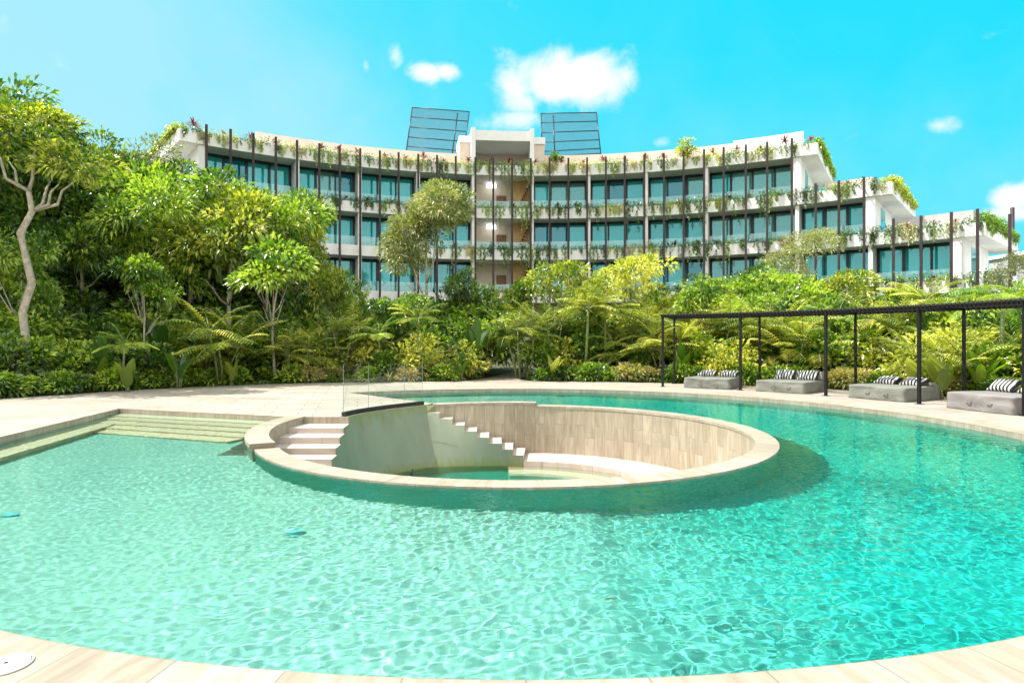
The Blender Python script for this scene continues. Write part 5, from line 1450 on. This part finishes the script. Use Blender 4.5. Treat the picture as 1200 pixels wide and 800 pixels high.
# creepers pouring over the stepped ends
def creeper(a, zt, r0, r1, drop, leafmat, seed, sgn, nl=2600):
    r = random.Random(seed); s = Leaves(); org = Vector(bp_(r0, a, zt)); 
    rr = Vector((sin(rad(a)), cos(rad(a)), 0)); tt = Vector((cos(rad(a)), -sin(rad(a)), 0))*sgn
    for k in range(nl):
        u = r.random(); w_ = r.random()
        lump = .5+.5*mnoise.noise(Vector((u*7, seed, 0)))
        h = (.35+1.0*lump)*(.5+.5*sin(pi*min(1, u*1.05+.12)))
        if r.random() < .55:
            p = rr*(u*(r1-r0)) + tt*r.uniform(-.6, .25) + Vector((0, 0, h*w_))
        else:
            dl = drop*(.35+.65*abs(mnoise.noise(Vector((u*11, seed+5, 0))))*1.6)
            p = rr*(u*(r1-r0)) + tt*r.uniform(.03, .28) + Vector((0, 0, .3-dl*w_))
        d = (rdir(r)+tt*.5+Vector((0, 0, .2))).normalized()
        s.leaf(p, d, (tt*.4+Vector((0, 0, 1))+rdir(r)*.5).normalized(), .26*r.uniform(.7, 1.2), .13, .2, .3)
    o = bpy.data.objects.new('creeper', s.mesh('creeper', G[leafmat])); COL.objects.link(o); o.location = org
    return o
tag(creeper(32.7, ZT[0], R0+.6, R0+10.5, .9, 'bright', 3, 1), 'green creeper pouring over the stepped end of the roof', 'creeper')
tag(creeper(39.8, ZT[1], R0+.6, R0+10.5, 1.0, 'yellow', 8, 1), 'yellow-green creeper over the end of the middle terrace', 'creeper')
tag(creeper(47.5, ZT[2], R0+.6, R0+10.5, .9, 'bright', 13, 1), 'green creeper over the lowest stepped end at the far right', 'creeper')
tag(creeper(-40.6, ZT[0], R0+.8, R0+10.5, .3, 'yellow', 17, -1), 'yellow-green creeper along the left end of the roof', 'creeper')

# grass and small ground cover between the plants
r = random.Random(90); s = Leaves()
for k in range(15000):
    a = r.uniform(-84, 88); rr_ = deck_r(a)+abs(r.gauss(0, 1))*1.5+.02
    p = pol(rr_, a)
    if p[1] < 3 or in_path(p[0], p[1]): continue
    z = max(0.0, ground_z(p[0], p[1]))
    d = (rdir(r)*.8+Vector((0, 0, 1))).normalized()
    s.leaf(Vector((p[0], p[1], z)), d, (Vector((0, 0, 1))+rdir(r)*.5).normalized(), r.uniform(.12, .26), .07, .2, .4)
o = bpy.data.objects.new('ground_cover', s.mesh('ground_cover', G['deep'])); COL.objects.link(o); tag(o, 'low green ground cover between the border plants', 'ground cover', kind='stuff')
# ------------------------------------------------------------------ labels that single out every plant
NUM = ['', 'second ', 'third ', 'fourth ', 'fifth ', 'sixth ', 'seventh ', 'eighth ', 'ninth ', 'tenth ', 'eleventh ', 'twelfth ', 'thirteenth ', 'fourteenth ', 'fifteenth ', 'sixteenth '] + ['%dth ' % k for k in range(17, 60)]
ZONES = [(-999, 90, 'below the contorted pale trunk at the left edge'), (90, 200, 'left of the entry steps, behind the deck'), (200, 330, 'behind the entry steps'), (330, 430, 'behind the left stair'),
         (430, 570, 'left of the garden path'), (570, 680, 'right of the garden path'), (680, 780, 'left of the pergola end'), (780, 872, 'behind the furthest daybed'),
         (872, 968, 'behind the second daybed'), (968, 1070, 'behind the third daybed'), (1070, 1999, 'behind the nearest daybed')]
TIERP = {'edging': 'in the front edging', 'second': 'in the second row of the border', 'middle': 'in the middle of the border', 'back': 'in the back of the border', 'rear': 'in the rear thicket', 'thicket': 'under the tall trees', 'far thicket': 'far back under the tall trees', '': ''}
buckets = {}
for (o, px, D, look, tier, cat) in PLANTS:
    for (a, b, zn) in ZONES:
        if a <= px < b: break
    if tier.startswith('in the tall') or tier.startswith('before'): zn = ''
    buckets.setdefault((look, tier, zn), []).append((px, o))
for (look, tier, zn), lst in buckets.items():
    lst.sort(key=lambda t: t[0]); n = len(lst)
    tp = TIERP.get(tier, tier)
    for i, (px, o) in enumerate(lst):
        if n == 1: pre = ''
        elif i == 0: pre = 'leftmost '
        elif i == n-1: pre = 'rightmost '
        else: pre = (NUM[i] or '')+'from the left '
        if 0 < i < n-1: lab = NUM[i].strip()+' '+look+' from the left '+tp+' '+zn
        else: lab = pre+look+' '+tp+' '+zn
        lab = ' '.join(lab.split())
        if len(lab.split()) > 16: lab = ' '.join(lab.split()[:16])
        if len(lab.split()) < 4: lab += ' in the garden'
        o['label'] = lab
    if n > 1:
        for px, o in lst: o['group'] = look+'s '+(zn or tp)
# planter plants: by edge and by the two facade posts they hang between
PO_ = {}
def ordn(k):
    w_ = ['first', 'second', 'third', 'fourth', 'fifth', 'sixth', 'seventh', 'eighth', 'ninth', 'tenth', 'eleventh', 'twelfth', 'thirteenth', 'fourteenth', 'fifteenth', 'sixteenth', 'seventeenth', 'eighteenth', 'nineteenth', 'twentieth']+['twenty-first', 'twenty-second', 'twenty-third', 'twenty-fourth', 'twenty-fifth']
    return w_[k-1]
i_left = 12   # posts left of the tower's left pillar
for (o, lv, a, look) in VINES:
    k = sum(1 for q in PA if q < a)
    if a < -7.75:
        nn = sum(1 for q in PA if a < q < -7.6)+1; where = ordn(nn)+' post gap left of tower'
    elif a < -.35: where = 'before the stair core'
    else:
        nn = sum(1 for q in PA if -.6 < q < a); where = ordn(max(1, nn))+' post gap right of tower'
    PO_.setdefault((lv, where, look), []).append((a, o))
EDG = ['roof edge', 'top balcony edge', 'middle balcony edge', 'lowest planter edge']
for (lv, where, look), lst in PO_.items():
    lst.sort(key=lambda t: t[0])
    for i, (a, o) in enumerate(lst):
        pre = '' if len(lst) == 1 else ('left ' if i == 0 else ('right ' if i == len(lst)-1 else 'middle '))
        lab = pre+look.replace(' hanging over', ' over').replace(' standing', ' on')+' '+EDG[lv]+', '+where
        o['label'] = ' '.join(lab.split()[:16]); o['category'] = 'plant'
        o['group'] = ('trailing' if 'trail' in look else 'spiky red')+' plants on the hotel planters'
for o in bpy.data.objects:
    if o.type == 'MESH' and o.name.split('.')[0] in ('pool_floor', 'pool_wall', 'entry_steps', 'underwater_bench', 'pool_fitting', 'wall_body', 'pool_edge_wall'):
        o.cycles.is_caustics_receiver = True
